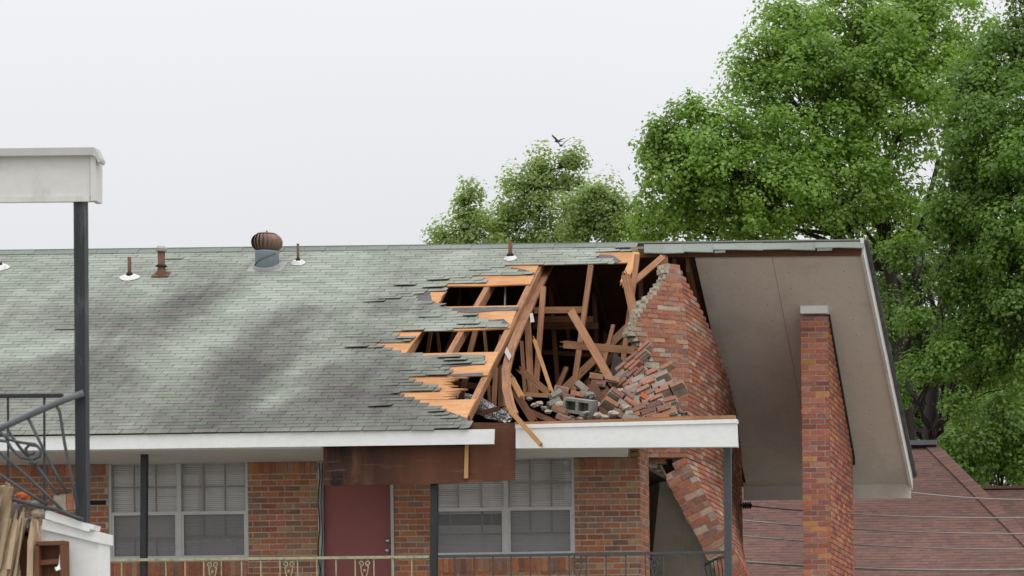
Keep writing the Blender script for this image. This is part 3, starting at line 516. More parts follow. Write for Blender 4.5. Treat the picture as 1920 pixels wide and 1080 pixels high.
brk((1108, 722, 1148, 788, 20, 40.9, 40.1), 'dark_wood', 'wide brown plank between the concrete block and the brick rubble')
brk((1134, 733, 1167, 788, 17, 40.7, 40.0), 'dark_wood', 'second wide brown plank, against the tilted brick slab')
brk((990, 770, 1042, 792, 10, 40.6, 40.2), 'rafter_wood', 'low board lying flat just behind the fascia near the mortar lumps')
for pts, Y, lb in (([(1143, 700), (1152, 660), (1172, 680), (1163, 706)], 42.3, 'torn dark sheet standing behind the planks, tip upward'), ([(1196, 672), (1210, 652), (1240, 668), (1244, 700), (1215, 700)], 43, 'dark sheet standing in for the shading against the broken gable bricks')):  # the second sheet is shading by the gable, built as a dark surface
    m = MB(); m.prism([P(x, y, Y) for x, y in pts], (0, .02, 0)); tag(m.build('sheet_and_shade', 'dark_panel', origin=P(*pts[0], Y)), lb, 'sheet', 'torn dark sheets in the rubble')
m = MB(); random.seed(21)
fp = [(838, 744, 41.2), (870, 752, 41), (900, 762, 40.6), (925, 774, 40.2), (950, 784, 39.9)]
m.tube([P(x, y, Y) for x, y, Y in fp], [.08, .10, .10, .09, .07], 14); o = m.build('foil_duct', 'foil', origin=P(900, 780, 40.5))
for v_ in o.data.vertices: v_.co += V((rnd(-1, 1), rnd(-1, 1), rnd(-1, 1)))*.02
tag(o, 'crumpled silver foil duct under the edge of the torn roof', 'duct')
# ------------------------------------------------------------------ gable wall: torn top, kicked-out lower half
random.seed(31); YH = 43.2
Hx = [(495, 1274), (540, 1279), (620, 1288), (700, 1292), (780, 1290), (850, 1286)]
Lx = [(495, 1259), (515, 1258), (528, 1254), (536, 1248), (550, 1243), (560, 1236), (575, 1225), (590, 1219), (610, 1209), (625, 1203), (632, 1204), (650, 1216), (670, 1228), (690, 1240), (710, 1253), (735, 1268), (748, 1263), (765, 1268), (790, 1270), (815, 1225), (835, 1205), (868, 1210)]
rA, rB = P(1276, 495, 43.1), P(1378, 780, 47.6); gl_ = lambda Y: rA.z+(rB.z-rA.z)*(Y-rA.y)/(rB.y-rA.y); YB = 48.35; XBk = P(1391, 960, YB).x
m = MB()
def gable_row(hp, hp2, lft, lup, n_out, ang, top):               # hp: hinge point at row bottom, hp2: at row top; left face runs along lft
    L = lft.length; e = lft/L; upv = (hp2-hp)
    nf = e.cross(upv).normalized(); nf = -nf if nf.y > 0 else nf
    S1 = lambda u, v, o: hp+e*u+upv*v+nf*o
    if L > .06:
        course(m, S1, 0, L, 0, 1, -.1*(top % 2), out=.008, back=.05, mg=.17, bl=.18, jit=.006)
        ex = rnd(.0, .07) if lup else 0
        m.hexa([S1(0, 0, 0), S1(L+ex, 0, 0), S1(L+ex*rnd(.4, 1), 1, 0), S1(0, 1, 0)], [S1(0, 0, -.2), S1(L+ex, 0, -.2), S1(L+ex, 1, -.2), S1(0, 1, -.2)], 1)
        if lup:
            for _ in range(2): q = S1(L+ex*.8, rnd(0, 1), rnd(-.14, -.02)); r_ = rnd(.02, .045); m.lathe(q, [(0, -r_), (r_*.8, -r_*.5), (r_, 0), (r_*.7, r_*.6), (0, r_)], 6, 1, axis=V((rnd(-1, 1), rnd(-1, 1), 1)).normalized())
    z0, z1 = hp.z, hp2.z; Ymax = YB
    if gl_(YB) < z1: Ymax = rA.y+(z1-rA.z)*(rB.y-rA.y)/(rB.z-rA.z)
    Ls = Ymax-hp.y
    if Ls < .05: return
    R0 = V((XBk, YB, 0)); fr = lambda v: hp.lerp(hp2, v)
    def S2(u, v, o):
        h = fr(v); f = u/(YB-hp.y); x = h.x+(XBk-h.x)*f+.1*math.sin(math.pi*f); return V((x+o, h.y+u, h.z))
    course(m, S2, 0, Ls, 0, 1, -.1*((top+1) % 2), out=.011, back=.04, mg=.17, bl=.25, gap=.014)
    nn = max(1, int(Ls/.8)); 
    for i in range(nn): a, b = Ls*i/nn, Ls*(i+1)/nn; m.hexa([S2(a, 0, 0), S2(b, 0, 0), S2(b, 1, 0), S2(a, 1, 0)], [S2(a, 0, -.2), S2(b, 0, -.2), S2(b, 1, -.2), S2(a, 1, -.2)], 2)
ys = list(np.arange(497, 862, 8.8))
for i in range(len(ys)-1):
    yt, yb = ys[i], ys[i+1]; ym = (yt+yb)/2; hp, hp2 = P(itp(Hx, yb), yb, YH), P(itp(Hx, yt), yt, YH)
    wpx = itp(Hx, ym)-itp(Lx, ym); fs = itp([(495, .62), (640, .72), (780, .85), (860, .95)], ym); wm = max(wpx, 2)/(F/YH); dy = -wm*math.sqrt(1/fs**2-1)
    lf_ = V((-wm, max(dy, -1.2), -.03*wm)); gable_row(hp, hp2, lf_, True, 1, fs, i)
hc = [(857.5, 1284), (1330, 1537)]; yv = list(np.arange(857.5, 1330, 11.3))
for i in range(len(yv)-1):
    yt, yb = yv[i], yv[i+1]; hp, hp2 = P(itp(hc, yb), yb, YH), P(itp(hc, yt), yt, YH)
    dn = (hp-hp2).normalized(); lf_ = V((-abs(dn.z), 0, -abs(dn.x)))*.385*rnd(.975, 1.02)*(.5 if i == 0 else 1); lf_.y = -.04; gable_row(hp, hp2, lf_, False, 1, 1, i)
for k, (yt, xa_, xb_) in enumerate(((860, 1247, 1206), (869, 1231, 1207), (878, 1216, 1208))):
    a, b, a2 = P(xa_, yt+9, YH), P(xb_, yt+9, YH-.1), P(xa_, yt, YH); e_ = (b-a); L_ = e_.length; e_ = e_/L_; up_ = a2-a
    S3 = lambda u, v, o: a+e_*u+up_*v+V((0, -1, 0))*o
    course(m, S3, 0, L_, 0, 1, -.06*k, out=.008, back=.05, mg=.17, bl=.19); m.hexa([S3(0, 0, 0), S3(L_, 0, 0), S3(L_, 1, 0), S3(0, 1, 0)], [S3(0, 0, -.2), S3(L_, 0, -.2), S3(L_, 1, -.2), S3(0, 1, -.2)], 1)
recalc(m.build('gable_wall', ['red_brick', 'torn_mortar', 'dark_mortar'], B))
m = MB(); m.hexa([P(1204, 850, 44.3), P(1236, 872, 43.36), P(1378, 1130, 43.36), P(1210, 1130, 44.3)], [p+V((.03, .03, .0)) for p in (P(1204, 850, 44.3), P(1236, 872, 43.36), P(1378, 1130, 43.36), P(1210, 1130, 44.3))]); m.build('inner_plaster', 'plaster', B)
# ------------------------------------------------------------------ brick wing wall standing under the overhang
random.seed(41); YP = 45.45; xa, xb = P(1505, 850, YP).x, P(1555.5, 850, YP).x; YQ = 48.2; zt = zr(YP)-.11
m = MB(); topz = lambda y: zr(y)-.13
m.prism([(xa, YP+.004, 0), (xa, YQ, 0), (xa, YQ, topz(YQ)), (xa, YP+.004, min(zt, topz(YP)))], (xb-xa, 0, 0), 2); m.box(xa, xb, YP, YP+.004, 0, min(zt, topz(YP)), 1)
z = zt; k = 0; CP = .0805
while z > 2.0:
    course(m, lambda u, v, o: V((xa+u, YP-o, v)), -.008, xb-xa+.008, z-CP, z, (-.1 if k % 2 else -.004), bl=.208, out=.006, jit=.003)
    Lm = YQ-YP if topz(YQ) > z else (z+.13-zr(YP))/MR
    if Lm > .05: course(m, lambda u, v, o: V((xb+o, YP+u, v)), .004, min(Lm, YQ-YP), z-CP, z, -.1*(k % 2), bl=.25, gap=.013, out=.009, mg=.014)
    z -= CP; k += 1
ww = recalc(m.build('wing_wall', ['pillar_brick', 'mortar', 'dark_mortar'], B))
m = MB(); m.hexa([(xb-.03, YP+.1, zr(YP+.1)-.125), (xb+.018, YP+.1, zr(YP+.1)-.125), (xb+.018, YP+.1, zr(YP+.1)-.005), (xb-.03, YP+.1, zr(YP+.1)-.005)], [(xb-.03, YQ+.25, zr(YQ+.25)-.125), (xb+.018, YQ+.25, zr(YQ+.25)-.125), (xb+.018, YQ+.25, zr(YQ+.25)-.005), (xb-.03, YQ+.25, zr(YQ+.25)-.005)]); m.build('gap_shadow', 'black_rubber', ww)  # black strip added as the shadow in the gap below the soffit
m = MB(); a, b = P(1501, 588, YP-.04), P(1552, 573, YP-.04); m.box(a.x, b.x, YP-.06, YP+.1, a.z, b.z); m.build('wing_cap', 'white_paint', ww)
# ------------------------------------------------------------------ rubble on the torn eave
random.seed(51)
def chunk(name, px, py, Y, w, h, d, rx, ry, rz, label, mat='rubble_brick', ragged=.25, grp='broken brick slabs in the rubble', seed=0):
    random.seed(seed); m = MB(); bl, bh = .2, .07; nr = max(1, round(h/bh)); nd = max(1, round(d/.1))
    for r in range(nr):
        sh = -.1*(r % 2)+rnd(-.02, .02); x = -w/2+sh+rnd(0, ragged)*.4
        while x < w/2-rnd(0, ragged):
            for q in range(nd):
                c = V((x+bl/2, (q-(nd-1)/2)*.105, (r-(nr-1)/2)*(bh+.01))); j = [rnd(-.012, .012) for _ in range(8)]; e = V(((bl/2-.004)*rnd(.8, 1), .048, bh/2-rnd(.002, .008)))
                if random.random() < .03: continue
                ra = Matrix.Rotation(rnd(-.1, .1), 3, 'Y') @ Matrix.Rotation(rnd(-.08, .08), 3, 'X'); cd = V((rnd(-.008, .008), rnd(-.02, .012), rnd(-.006, .006)))
                a = [c+V((sx_*e.x, -e.y+j[0], sz_*e.z+j[1])) for sx_, sz_ in ((-1, -1), (1, -1), (1, 1), (-1, 1))]; b = [c+V((sx_*e.x, e.y+j[2], sz_*e.z+j[3])) for sx_, sz_ in ((-1, -1), (1, -1), (1, 1), (-1, 1))]; a = [c+cd+ra @ (p-c) for p in a]; b = [c+cd+ra @ (p-c) for p in b]; m.hexa(a, b, 0)
            if random.random() < .9: c = V((x+bl/2, .0, (r-(nr-1)/2)*(bh+.01))); hx, hy, hz = bl/2-.008, nd*.05-.012, bh/2+.006; m.hexa([c+V((-hx, -hy, -hz)), c+V((hx, -hy, -hz)), c+V((hx, -hy, hz)), c+V((-hx, -hy, hz))], [c+V((-hx, hy, -hz)), c+V((hx, hy, -hz)), c+V((hx, hy, hz)), c+V((-hx, hy, hz))], 1)
            x += bl+.008
    M3 = Matrix.Rotation(math.radians(rz), 3, 'Z') @ Matrix.Rotation(math.radians(ry), 3, 'Y') @ Matrix.Rotation(math.radians(rx), 3, 'X'); o0 = P(px, py, Y)
    m.v = [o0+M3 @ v for v in m.v]; return tag(recalc(m.build(name, [mat, 'rubble_mortar'], origin=o0)), label, 'brick slab', grp)
chunk('brick_slab', 1189, 702, 41.3, .50, .50, .1, -30, -38, -10, 'tilted slab of pinkish bricks, topmost of the brick rubble', seed=1)
chunk('brick_slab', 1228, 722, 41.0, .42, .42, .1, -35, -24, 10, 'slab of red bricks tipped against the torn edge of the gable', seed=2)
chunk('brick_slab', 1207, 746, 40.3, .80, .44, .2, -38, -24, 4, 'largest brick slab, its courses rising toward the gable wall', seed=3)
chunk('brick_slab', 1228, 772, 39.5, .66, .24, .1, -15, -15, 0, 'low slab of purple-red bricks right above the white fascia', seed=4)
chunk('brick_slab', 1066, 740, 40.6, .34, .16, .1, -10, 12, 20, 'small brick lump lying on top of the grey concrete block', seed=5)
chunk('brick_slab', 1057, 778, 39.3, .34, .15, .1, -5, 20, -8, 'small striped brick lump in front of the concrete block', seed=6)
chunk('brick_slab', 1126, 714, 41.1, .26, .15, .1, -10, 10, 10, 'small brick lump leaning where the two wide brown planks begin', seed=7)
chunk('brick_slab', 1166, 762, 39.8, .30, .34, .2, -20, 32, 20, 'brick slab with pale mortar lumps beside the wide brown planks', seed=12)
def rough(name, px, py, Y, r, mat, label, cat, grp, sq=(1, 1, .75)):
    m = MB(); o0 = P(px, py, Y); n = 9
    m.lathe(o0, [(0, -r*.8), (r*.65, -r*.7), (r, -r*.2), (r*.95, r*.25), (r*.6, r*.7), (0, r*.8)], n)
    m.v = [o0+V(((p-o0).x*sq[0], (p-o0).y*sq[1], (p-o0).z*sq[2]))*rnd(.75, 1.2) for p in m.v]; return tag(recalc(m.build(name, mat, origin=o0)), label, cat, grp)
i = 0
for (px, py, Y, r) in ((992, 748, 40.4, .045), (1002, 760, 40.2, .05), (1012, 757, 40.3, .055), (1021, 766, 40.1, .05), (1028, 772, 39.9, .045), (1159, 733, 40.3, .05), (1166, 748, 40.0, .06), (1172, 765, 39.7, .07), (1180, 776, 39.4, .065), (1100, 775, 39.5, .05), (1122, 779, 39.4, .06), (1135, 782, 39.3, .05), (1088, 786, 39.2, .04), (1042, 742, 40.6, .09), (1052, 760, 40.2, .085), (1106, 742, 40.5, .08), (1116, 760, 40.1, .08), (1072, 752, 40.3, .07), (1178, 728, 40.6, .06), (1150, 776, 39.4, .07), (1240, 752, 40.0, .05)):
    rough('mortar_lump', px, py, Y, r, 'torn_mortar' if i % 3 else 'concrete', 'pale lump of broken mortar lying in the rubble behind the fascia', 'rubble', 'mortar lumps behind the fascia'); i += 1
LB = ['loose tan brick lying level at the top of the rubble beside the gable', 'loose purple brick standing steeply on the rubble slope', 'loose brick tipped below the topmost slab', 'loose whitish brick on the middle of the brick rubble', 'loose red brick lying at the right end of the rubble, under the gable edge', 'loose orange brick halfway up the rubble', 'loose grey brick lying left of the low purple slab', 'loose brick half buried above the fascia, near the gable']
for (px, py, Y, ry, rz), lb, mt in zip(((1222, 687, 41.6, 6, 10), (1218, 706, 41.2, -50, 10), (1203, 722, 40.9, -30, 0), (1196, 738, 40.3, 25, 20), (1262, 737, 41.6, -4, 15), (1213, 748, 40.2, 30, 10), (1182, 786, 39.2, 8, 20), (1240, 783, 39.2, -10, 0)), LB, ['torn_mortar', 'rubble_brick', 'rubble_brick', 'concrete', 'red_brick', 'orange_clay', 'concrete', 'red_brick']):
    m = MB(); c = P(px, py, Y); M3 = Matrix.Rotation(math.radians(rz), 3, 'Z') @ Matrix.Rotation(math.radians(ry), 3, 'Y') @ Matrix.Rotation(math.radians(-15), 3, 'X'); e = V((.1, .05, .036)); f = lambda sx_, sy_, sz_: c+M3 @ V((sx_*e.x+rnd(-.008, .008), sy_*e.y, sz_*e.z+rnd(-.006, .006)))
    m.hexa([f(-1, -1, -1), f(1, -1, -1), f(1, -1, 1), f(-1, -1, 1)], [f(-1, 1, -1), f(1, 1, -1), f(1, 1, 1), f(-1, 1, 1)]); tag(recalc(m.build('loose_brick', mt, origin=c)), lb, 'brick', 'loose bricks in the roof rubble')
# concrete block with two cores
m = MB(); c = P(1088, 762, 39.7); M3 = Matrix.Rotation(math.radians(-14), 3, 'Z') @ Matrix.Rotation(math.radians(9), 3, 'Y') @ Matrix.Rotation(math.radians(8), 3, 'X')
bxs = [(-.2, -.165), (-.02, .02), (.165, .2)]
for a, b in bxs: m.box(a, b, -.1, .1, -.095, .095)
for a, b in ((-.165, -.02), (.02, .165)): m.box(a, b, -.1, .1, -.095, -.055); m.box(a, b, -.1, .1, .06, .095); m.box(a, b, .06, .1, -.055, .06)
m.v = [c+M3 @ v for v in m.v]; tag(recalc(m.build('concrete_block', 'concrete', origin=c)), 'grey concrete block with two square holes lying in the roof rubble', 'block')
chunk('concrete_lump', 1045, 752, 40.4, .2, .2, .15, -20, -30, 30, 'broken grey block corner lying left of the whole concrete block', mat='concrete', grp=None, seed=9)['category'] = 'rubble'
chunk('concrete_lump', 1097, 738, 40.8, .22, .15, .12, -15, 40, 10, 'pale broken block piece between the concrete block and the brown planks', mat='concrete', grp=None, seed=10)['category'] = 'rubble'
m = MB(); random.seed(77); nx, ny = 46, 22; gp = {}
for i in range(nx+1):
    for j in range(ny+1):
        fx, fy = i/nx, j/ny; px = 950+335*fx; top = np.interp(px, [950, 1040, 1070, 1120, 1180, 1240, 1285], [796, 790, 772, 770, 740, 740, 770]); Y = 38.75+fy*2.9
        z0 = P(px, 800, 38.75).z; z1 = P(px, top+6, 41.65).z; gp[i, j] = V((P(px, 800, Y).x, Y, z0+(z1-z0)*fy-.02+rnd(-.035, .035)))
for i in range(nx):
    for j in range(ny): m.face([gp[i, j], gp[i+1, j], gp[i+1, j+1], gp[i, j+1]])
for i in range(nx): m.face([gp[i+1, ny], gp[i, ny], gp[i, ny]-V((0, 0, .4)), gp[i+1, ny]-V((0, 0, .4))])
for _ in range(420):
    g_ = gp[random.randrange(nx+1), random.randrange(ny+1)]; r_ = rnd(.012, .045); m.beam(g_+V((-r_, rnd(-r_, r_), rnd(-.01, .02))), g_+V((r_, rnd(-r_, r_), rnd(-.01, .03))), r_*1.1, r_, random.choice((0, 1, 1, 2, 3)))
o = m.build('rubble', ['dark_panel', 'red_brick', 'torn_mortar', 'dark_wood'], origin=P(1100, 790, 39)); o['kind'] = 'stuff'; o['label'] = 'fallen mortar and plaster rubble heaped under the bricks'
# ------------------------------------------------------------------ roof vents
def on_roof(px, py): return ROOF(px, py, .02)
def vpipe(px, py, hpx, label, lump=1, rad=.026):
    q = on_roof(px, py); k = F/q.y; t = thing('vent_pipe', label, 'vent pipe', q, 'vent pipes on the roof'); m = MB(); m.tube([q-V((0, 0, .1)), q+V((0, 0, hpx/k))], rad, 12); m.build('pipe', 'rust', t, True)
    m = MB(); w = .15*lump; pts = []
    for i in range(14): a = 2*math.pi*i/14; pts.append(q+V((w*math.cos(a)*rnd(.8, 1.1), 0, 0))+SDIR*(.12*math.sin(a)*rnd(.8, 1.15)))
    n0 = len(pts); top = [q+(p-q)*rnd(.5, .68)+SN*rnd(.03, .045) for p in pts]
    m.lathe(q, [(rad*1.9, -.02), (rad*1.8, .05), (rad*1.05, .075)], 12, 1)
    for i in range(n0): j = (i+1) % n0; m.face([pts[i], pts[j], top[j], top[i]])
    m.face(top); m.face([p-SN*.02 for p in pts][::-1])
    m.build('flashing', ['mastic', 'black_rubber'], t, False); return t
random.seed(61)
vpipe(243, 520, 38, 'rusty vent pipe in a wide white lumpy collar beside the dark post'); vpipe(559, 493, 36, 'thin pale brown vent pipe beside the turbine vent', .7, .019); vpipe(957, 484, 31, 'brown vent pipe near the ridge above the torn shingles', .65, .03); vpipe(2, 502, 3, 'white vent pipe collar at the far edge, its pipe missing', .8, .012)
q = on_roof(303, 515); t = thing('flue', 'rusty roof flue with a pale octagonal cap', 'flue', q); k = F/q.y
m = MB(); m.lathe(q, [(.075, -.08), (.07, 0), (.055, .09), (.05, .1), (.05, .33)], 16); m.build('flue_pipe', 'rust', t, True)
m = MB(); m.lathe(q, [(.055, .105), (.085, .115), (.06, .145), (.05, .15)], 16); m.build('storm_collar', 'black_iron', t, True)
m = MB(); m.lathe(q, [(.05, .325), (.078, .33), (.085, .37), (.055, .405), (.02, .41)], 8); m.build('flue_cap', 'galvanised', t)
m = MB(); m.prism([slope(q.x-.12, 0, 0)-slope(0, 0, 0)+V((0, q.y, q.z))+SDIR*a for a in (-.1,)]+[V((q.x+.12, q.y, q.z))-SDIR*.1, V((q.x+.1, q.y, q.z))+SDIR*.1, V((q.x-.1, q.y, q.z))+SDIR*.1], SN*.012); m.build('flue_flashing', 'rust', t)
q = on_roof(501, 500); t = thing('turbine_vent', 'round brown turbine vent on a blue-grey neck at the ridge', 'roof vent', q)
m = MB(); m.lathe(q, [(.165, -.12), (.165, .19), (.172, .2), (.172, .215)], 28); m.build('neck', 'blue_grey_metal', t, True)
m = MB(); m.slab([V((q.x-.25, q.y, q.z))-SDIR*.2+SN*-.012, V((q.x+.25, q.y, q.z))-SDIR*.2+SN*-.012, V((q.x+.25, q.y, q.z))+SDIR*.2+SN*-.012, V((q.x-.25, q.y, q.z))+SDIR*.2+SN*-.012], SN*.012); m.lathe(q+SN*.005-SDIR*.02, [(.19, -.035), (.185, .0), (.17, .035)], 24, axis=SN); m.build('base_flashing', 'flashing', t, False)
m = MB(); a = V((q.x-.165, q.y-.06, q.z+.03)); b = V((q.x+.13, q.y-.13, q.z+.17)); pts = [V((q.x+.172*math.sin(th), q.y-.172*math.cos(th), q.z+.09+.075*th)) for th in np.linspace(-1.1, 1.1, 9)]; m.sweep(pts, .018, .006, up=V((0, 0, 1))); m.build('strap', 'rust', t)
m = MB(); nv = 22; hz = .225; H = .25; R = .22
m.lathe(q+V((0, 0, hz)), [(.11, .0), (.155, .1), (.14, .2), (.08, .23)], 24, 1)
for i in range(nv):
    k = len(m.v); th0 = 2*math.pi*i/nv
    for jz in range(9):
        u = jz/8; h = hz+H*u; r = R*math.sqrt(1-((u-.48)/.64)**2)*(1 if u < .97 else .8)
        for w in range(3): th = th0+w*.17+.12*math.sin(u*3); rr_ = r*(1-.06*(2-w)); m.v.append(V((q.x+rr_*math.cos(th), q.y+rr_*math.sin(th), q.z+h)))
    for jz in range(8):
        for w in range(2): m.f.append([k+jz*3+w, k+jz*3+w+1, k+jz*3+4+w, k+jz*3+3+w]); m.mi.append(0); m.uv += [(0, 0)]*4
m.lathe(q+V((0, 0, hz+H)), [(.15, -.015), (.13, .0), (.06, .012), (.015, .016), (.012, .04), (0, .045)], 20); m.build('turbine_head', ['brown_metal', 'black_rubber'], t, False)
# ------------------------------------------------------------------ balcony railings
def scroll(px0, px1, py, Y, mat, parent):
    m = MB(); xm = (px0+px1)/2; w = (px1-px0)/2
    for sg in (-1, 1):
        pts = [P(xm+sg*(2.5+w*.35*0), py+1, Y), P(xm+sg*5, py+4, Y)]
        pts = []
        for i in range(20):                                          # C scroll curling in at the top, then crossing to the bottom
            a = i/19*2*math.pi*1.1; r = 5.2*(1-i/19*.62); pts.append(P(xm+sg*(6.5+r*math.cos(a+math.pi*.5)*1), py+11+r*math.sin(a+math.pi*.5)*1, Y))
        m.tube(pts[::-1], .008, 6)
        m.tube([P(xm+sg*5.5, py+1, Y), P(xm+sg*6.5, py+6, Y)], .007, 6)
        m.tube([P(xm+sg*(7*math.cos(u*math.pi)) if u < .5 else xm+sg*(11.5*math.cos(u*math.pi)), py+15+u*62, Y) for u in np.linspace(0, 1, 14)], .008, 6)
    m.tube([P(xm, py+22, Y), P(xm, py+24, Y), P(xm, py+27, Y)], .016, 8)
    return m.build('scroll', mat, parent, True)
def railing(name, label, xa_, ya_, xb_, yb_, bals, scr, Y, mats):
    a, b = P(xa_, ya_, Y), P(xb_, yb_, Y); t = thing(name, label, 'railing', V((a.x, Y, ZS)), 'railings along the walkway'); m = MB(); m.beam(a, b, .035, .035); m.build('top_rail', mats[0], t)
    m = MB(); dz = ZS+.08-a.z; m.beam(a+V((0, 0, dz)), b+V((0, 0, dz)), .03, .03); m.build('bottom_rail', mats[0], t); b0 = None
    for x in bals:
        f = (x-xa_)/(xb_-xa_); p = a.lerp(b, f)
        if b0 is None: m = MB(); m.beam(p-V((0, 0, .017)), V((p.x, p.y, ZS+.095)), .014, .014); b0 = m.build('baluster', mats[1], t); p0 = p
        else: c = b0.copy(); col.objects.link(c); c.parent = t; c.location = p-p0
    for (u, v) in scr: scroll(u, v, ya_+(yb_-ya_)*((u+v)/2-xa_)/(xb_-xa_), Y, mats[1], t)
railing('iron_railing', 'iron balcony railing with peeling yellow paint below the red door and far window', 186, 1050.5, 806, 1044, [191, 228, 311, 347, 382, 415, 453, 489, 525, 558, 594, 630, 666, 701, 737, 772], [(382, 415), (525, 558), (666, 701)], YF+.3, ('gold_iron', 'gold_iron'))
railing('iron_railing', 'dark grey iron balcony railing under the partly covered window and the leaning gable', 822, 1043.5, 1358, 1035.5, [852, 889, 924, 958, 994, 1030, 1067, 1099, 1136, 1173, 1210, 1244, 1281, 1317], [(1067, 1099), (1210, 1244)], YF+.3, ('grey_iron', 'grey_iron'))
t = thing('bent_railing', 'short bent black railing leaning against the fallen brick beside the last post', 'railing', P(1330, 1180, YF+.6))
m = MB(); m.tube([P(1322, 1059, YF+.6), P(1340, 1049, YF+.6), P(1360, 1042, YF+.6)], .016, 8); m.tube([P(1322, 1059, YF+.6), P(1328, 1090, YF+.6), P(1340, 1180, YF+.6)], .012, 8); m.build('frame', 'black_iron', t, True)
for i in range(5): m = MB(); m.tube([P(1330+i*7, 1055-i*3, YF+.6), P(1333+i*7, 1068-i*2, YF+.55), P(1345+i*7, 1180, YF+.6)], .008, 6); m.build('baluster', 'black_iron', t, True)
# ------------------------------------------------------------------ insulator and power lines
t = thing('insulator', 'dark ribbed insulator fixed to the rear edge of the brick gable', 'insulator', P(1392, 948, 47.9)); m = MB(); q = P(1390, 948, 47.9)
m.lathe(q, [(.02, 0), (.02, .02)]+[(r, .02+i*.035+d_) for i in range(4) for r, d_ in ((.03, 0), (.055, .008), (.055, .022), (.03, .03))]+[(.02, .17)], 14, axis=V((1, 0, 0))); m.build('ribbed_core', 'black_iron', t, True)
m = MB(); m.box(q.x-.06, q.x+.0, q.y-.03, q.y+.03, q.z-.06, q.z+.06); m.build('bracket', 'black_iron', t)
WL = ['topmost power wire, passing behind the overhang above the others', 'power wire strung from the ribbed insulator', 'power wire next below the insulator wire', 'sagging grey wire, fourth down from the overhang', 'thick pale cable, lowest of the wires over the red roof']
for (xa_, ya_, xb_, yb_, r, Ya, Yb), lb in zip(((1690, 921, 2100, 929, .013, 50.5, 49), (1408, 949, 2100, 966, .014, 47.9, 44), (1385, 975, 2100, 998, .015, 50, 46), (1385, 1004, 2100, 1027, .014, 50, 46), (1385, 1052.5, 2100, 1062, .026, 50, 46)), WL):
    a, b = P(xa_, ya_, Ya), P(xb_, yb_, Yb); m = MB(); n = 16; r *= .75; m.tube([a.lerp(b, i/n)-V((0, 0, .1*4*(i/n)*(1-i/n))) for i in range(n+1)], r, 6); tag(m.build('power_line', 'wire', smooth=True, origin=a), lb, 'wire', 'wires over the red roof')
# ------------------------------------------------------------------ neighbouring house with a red hip roof
random.seed(71); YN = 60.0; h0 = P(1746, 838, YN); ms = .5; sd = V((0, -1, -ms)).normalized(); sn = V((0, -ms, 1)).normalized()
H2 = thing('red_roofed_house', 'house behind with a reddish-brown hip roof crossed by wires', 'house', (h0.x-8, 62, 0))
def hipx(t): return h0.x+t*sd.y*-1*HK
q2 = P(1920, 1011, 1); 
def on2(px, py):
    a, b = ray(px, py); Y = (h0.z-CZ-ms*YN)/(b-ms); return V((a*Y, Y, CZ+b*Y))
e2 = on2(1918, 1010); HK = (e2.x-h0.x)/(YN-e2.y); TL = 6.6
def front_rows(m, x_left, xr_of, z_top, y_top, rows):
    for i in range(rows):
        t = i*.13; p = V((0, y_top, z_top))+sd*(t+.17); p2 = V((0, y_top, z_top))+sd*max(t-.0, 0); xe = xr_of(t+.1); x = x_left-(i % 4)*.077+rnd(-.02, .02)
        while x < xe:
            w = rnd(.1, .2); b = min(x+w, xe); lo = .01+rnd(0, .005)
            m.hexa([V((x, p.y, p.z))+sn*lo, V((b, p.y, p.z))+sn*lo, V((b, p2.y, p2.z))+sn*.008, V((x, p2.y, p2.z))+sn*.008], [V((x, p.y, p.z)), V((b, p.y, p.z)), V((b, p2.y, p2.z)), V((x, p2.y, p2.z))]); x += w+.002
m = MB(); XL2 = -18.0; rows = 52; TL = rows*.13
front_rows(m, XL2, lambda t: h0.x+t*(-sd.y)*HK, h0.z, YN, rows)
eb = V((0, YN, h0.z))+sd*TL; XE = h0.x+TL*(-sd.y)*HK
m.face([V((XL2, YN, h0.z-.02)), V((h0.x, YN, h0.z-.02)), V((XE, eb.y, eb.z-.02)), V((XL2, eb.y, eb.z-.02))]); m.face([V((h0.x, YN, h0.z-.02)), V((XE, 2*YN-eb.y, eb.z-.02)), V((XE, eb.y, eb.z-.02))]); m.face([V((XL2, YN, h0.z-.01)), V((h0.x, YN, h0.z-.01)), V((XE, 2*YN-eb.y, eb.z-.02)), V((XL2, 2*YN-eb.y, eb.z-.02))])
rf2 = m.build('roof', 'red_shingle', H2)
m = MB(); nn = 40
for i in range(nn): f0, f1 = i/nn, (i+1)/nn+.004; a = V((h0.x, YN, h0.z)).lerp(V((XE, eb.y, eb.z)), f0); b = V((h0.x, YN, h0.z)).lerp(V((XE, eb.y, eb.z)), f1); m.beam(a+sn*.03, b+sn*.034, .26, .025, up=sn)
m.build('hip_cap', 'red_shingle', rf2)
m = MB(); m.beam(V((XL2, YN-.03, h0.z+.03)), V((h0.x+.12, YN-.03, h0.z+.03)), .3, .1, up=V((0, .3, 1))); m.build('ridge_vent', 'grey_iron', rf2)
m = MB(); w0 = P(1790, 918, 62.5); front_rows(m, w0.x, lambda t: w0.x+16, w0.z, 62.5, 40); m.face([V((w0.x, 62.5, w0.z-.02)), V((w0.x+16, 62.5, w0.z-.02)), V((w0.x+16, 62.5, w0.z-.02))+sd*5.2, V((w0.x, 62.5, w0.z-.02))+sd*5.2]); m.box(w0.x, w0.x+16, 62.4, 62.55, w0.z+.0, w0.z+.06); m.build('wing_roof', 'red_shingle', H2)
m = MB(); m.box(XL2+.5, XE-.6, eb.y+.6, YN+5, 0, eb.z-.05); m.box(XE-1, w0.x+15, 60, 66, 0, w0.z-2.2); m.build('wall', 'red_wall', H2)
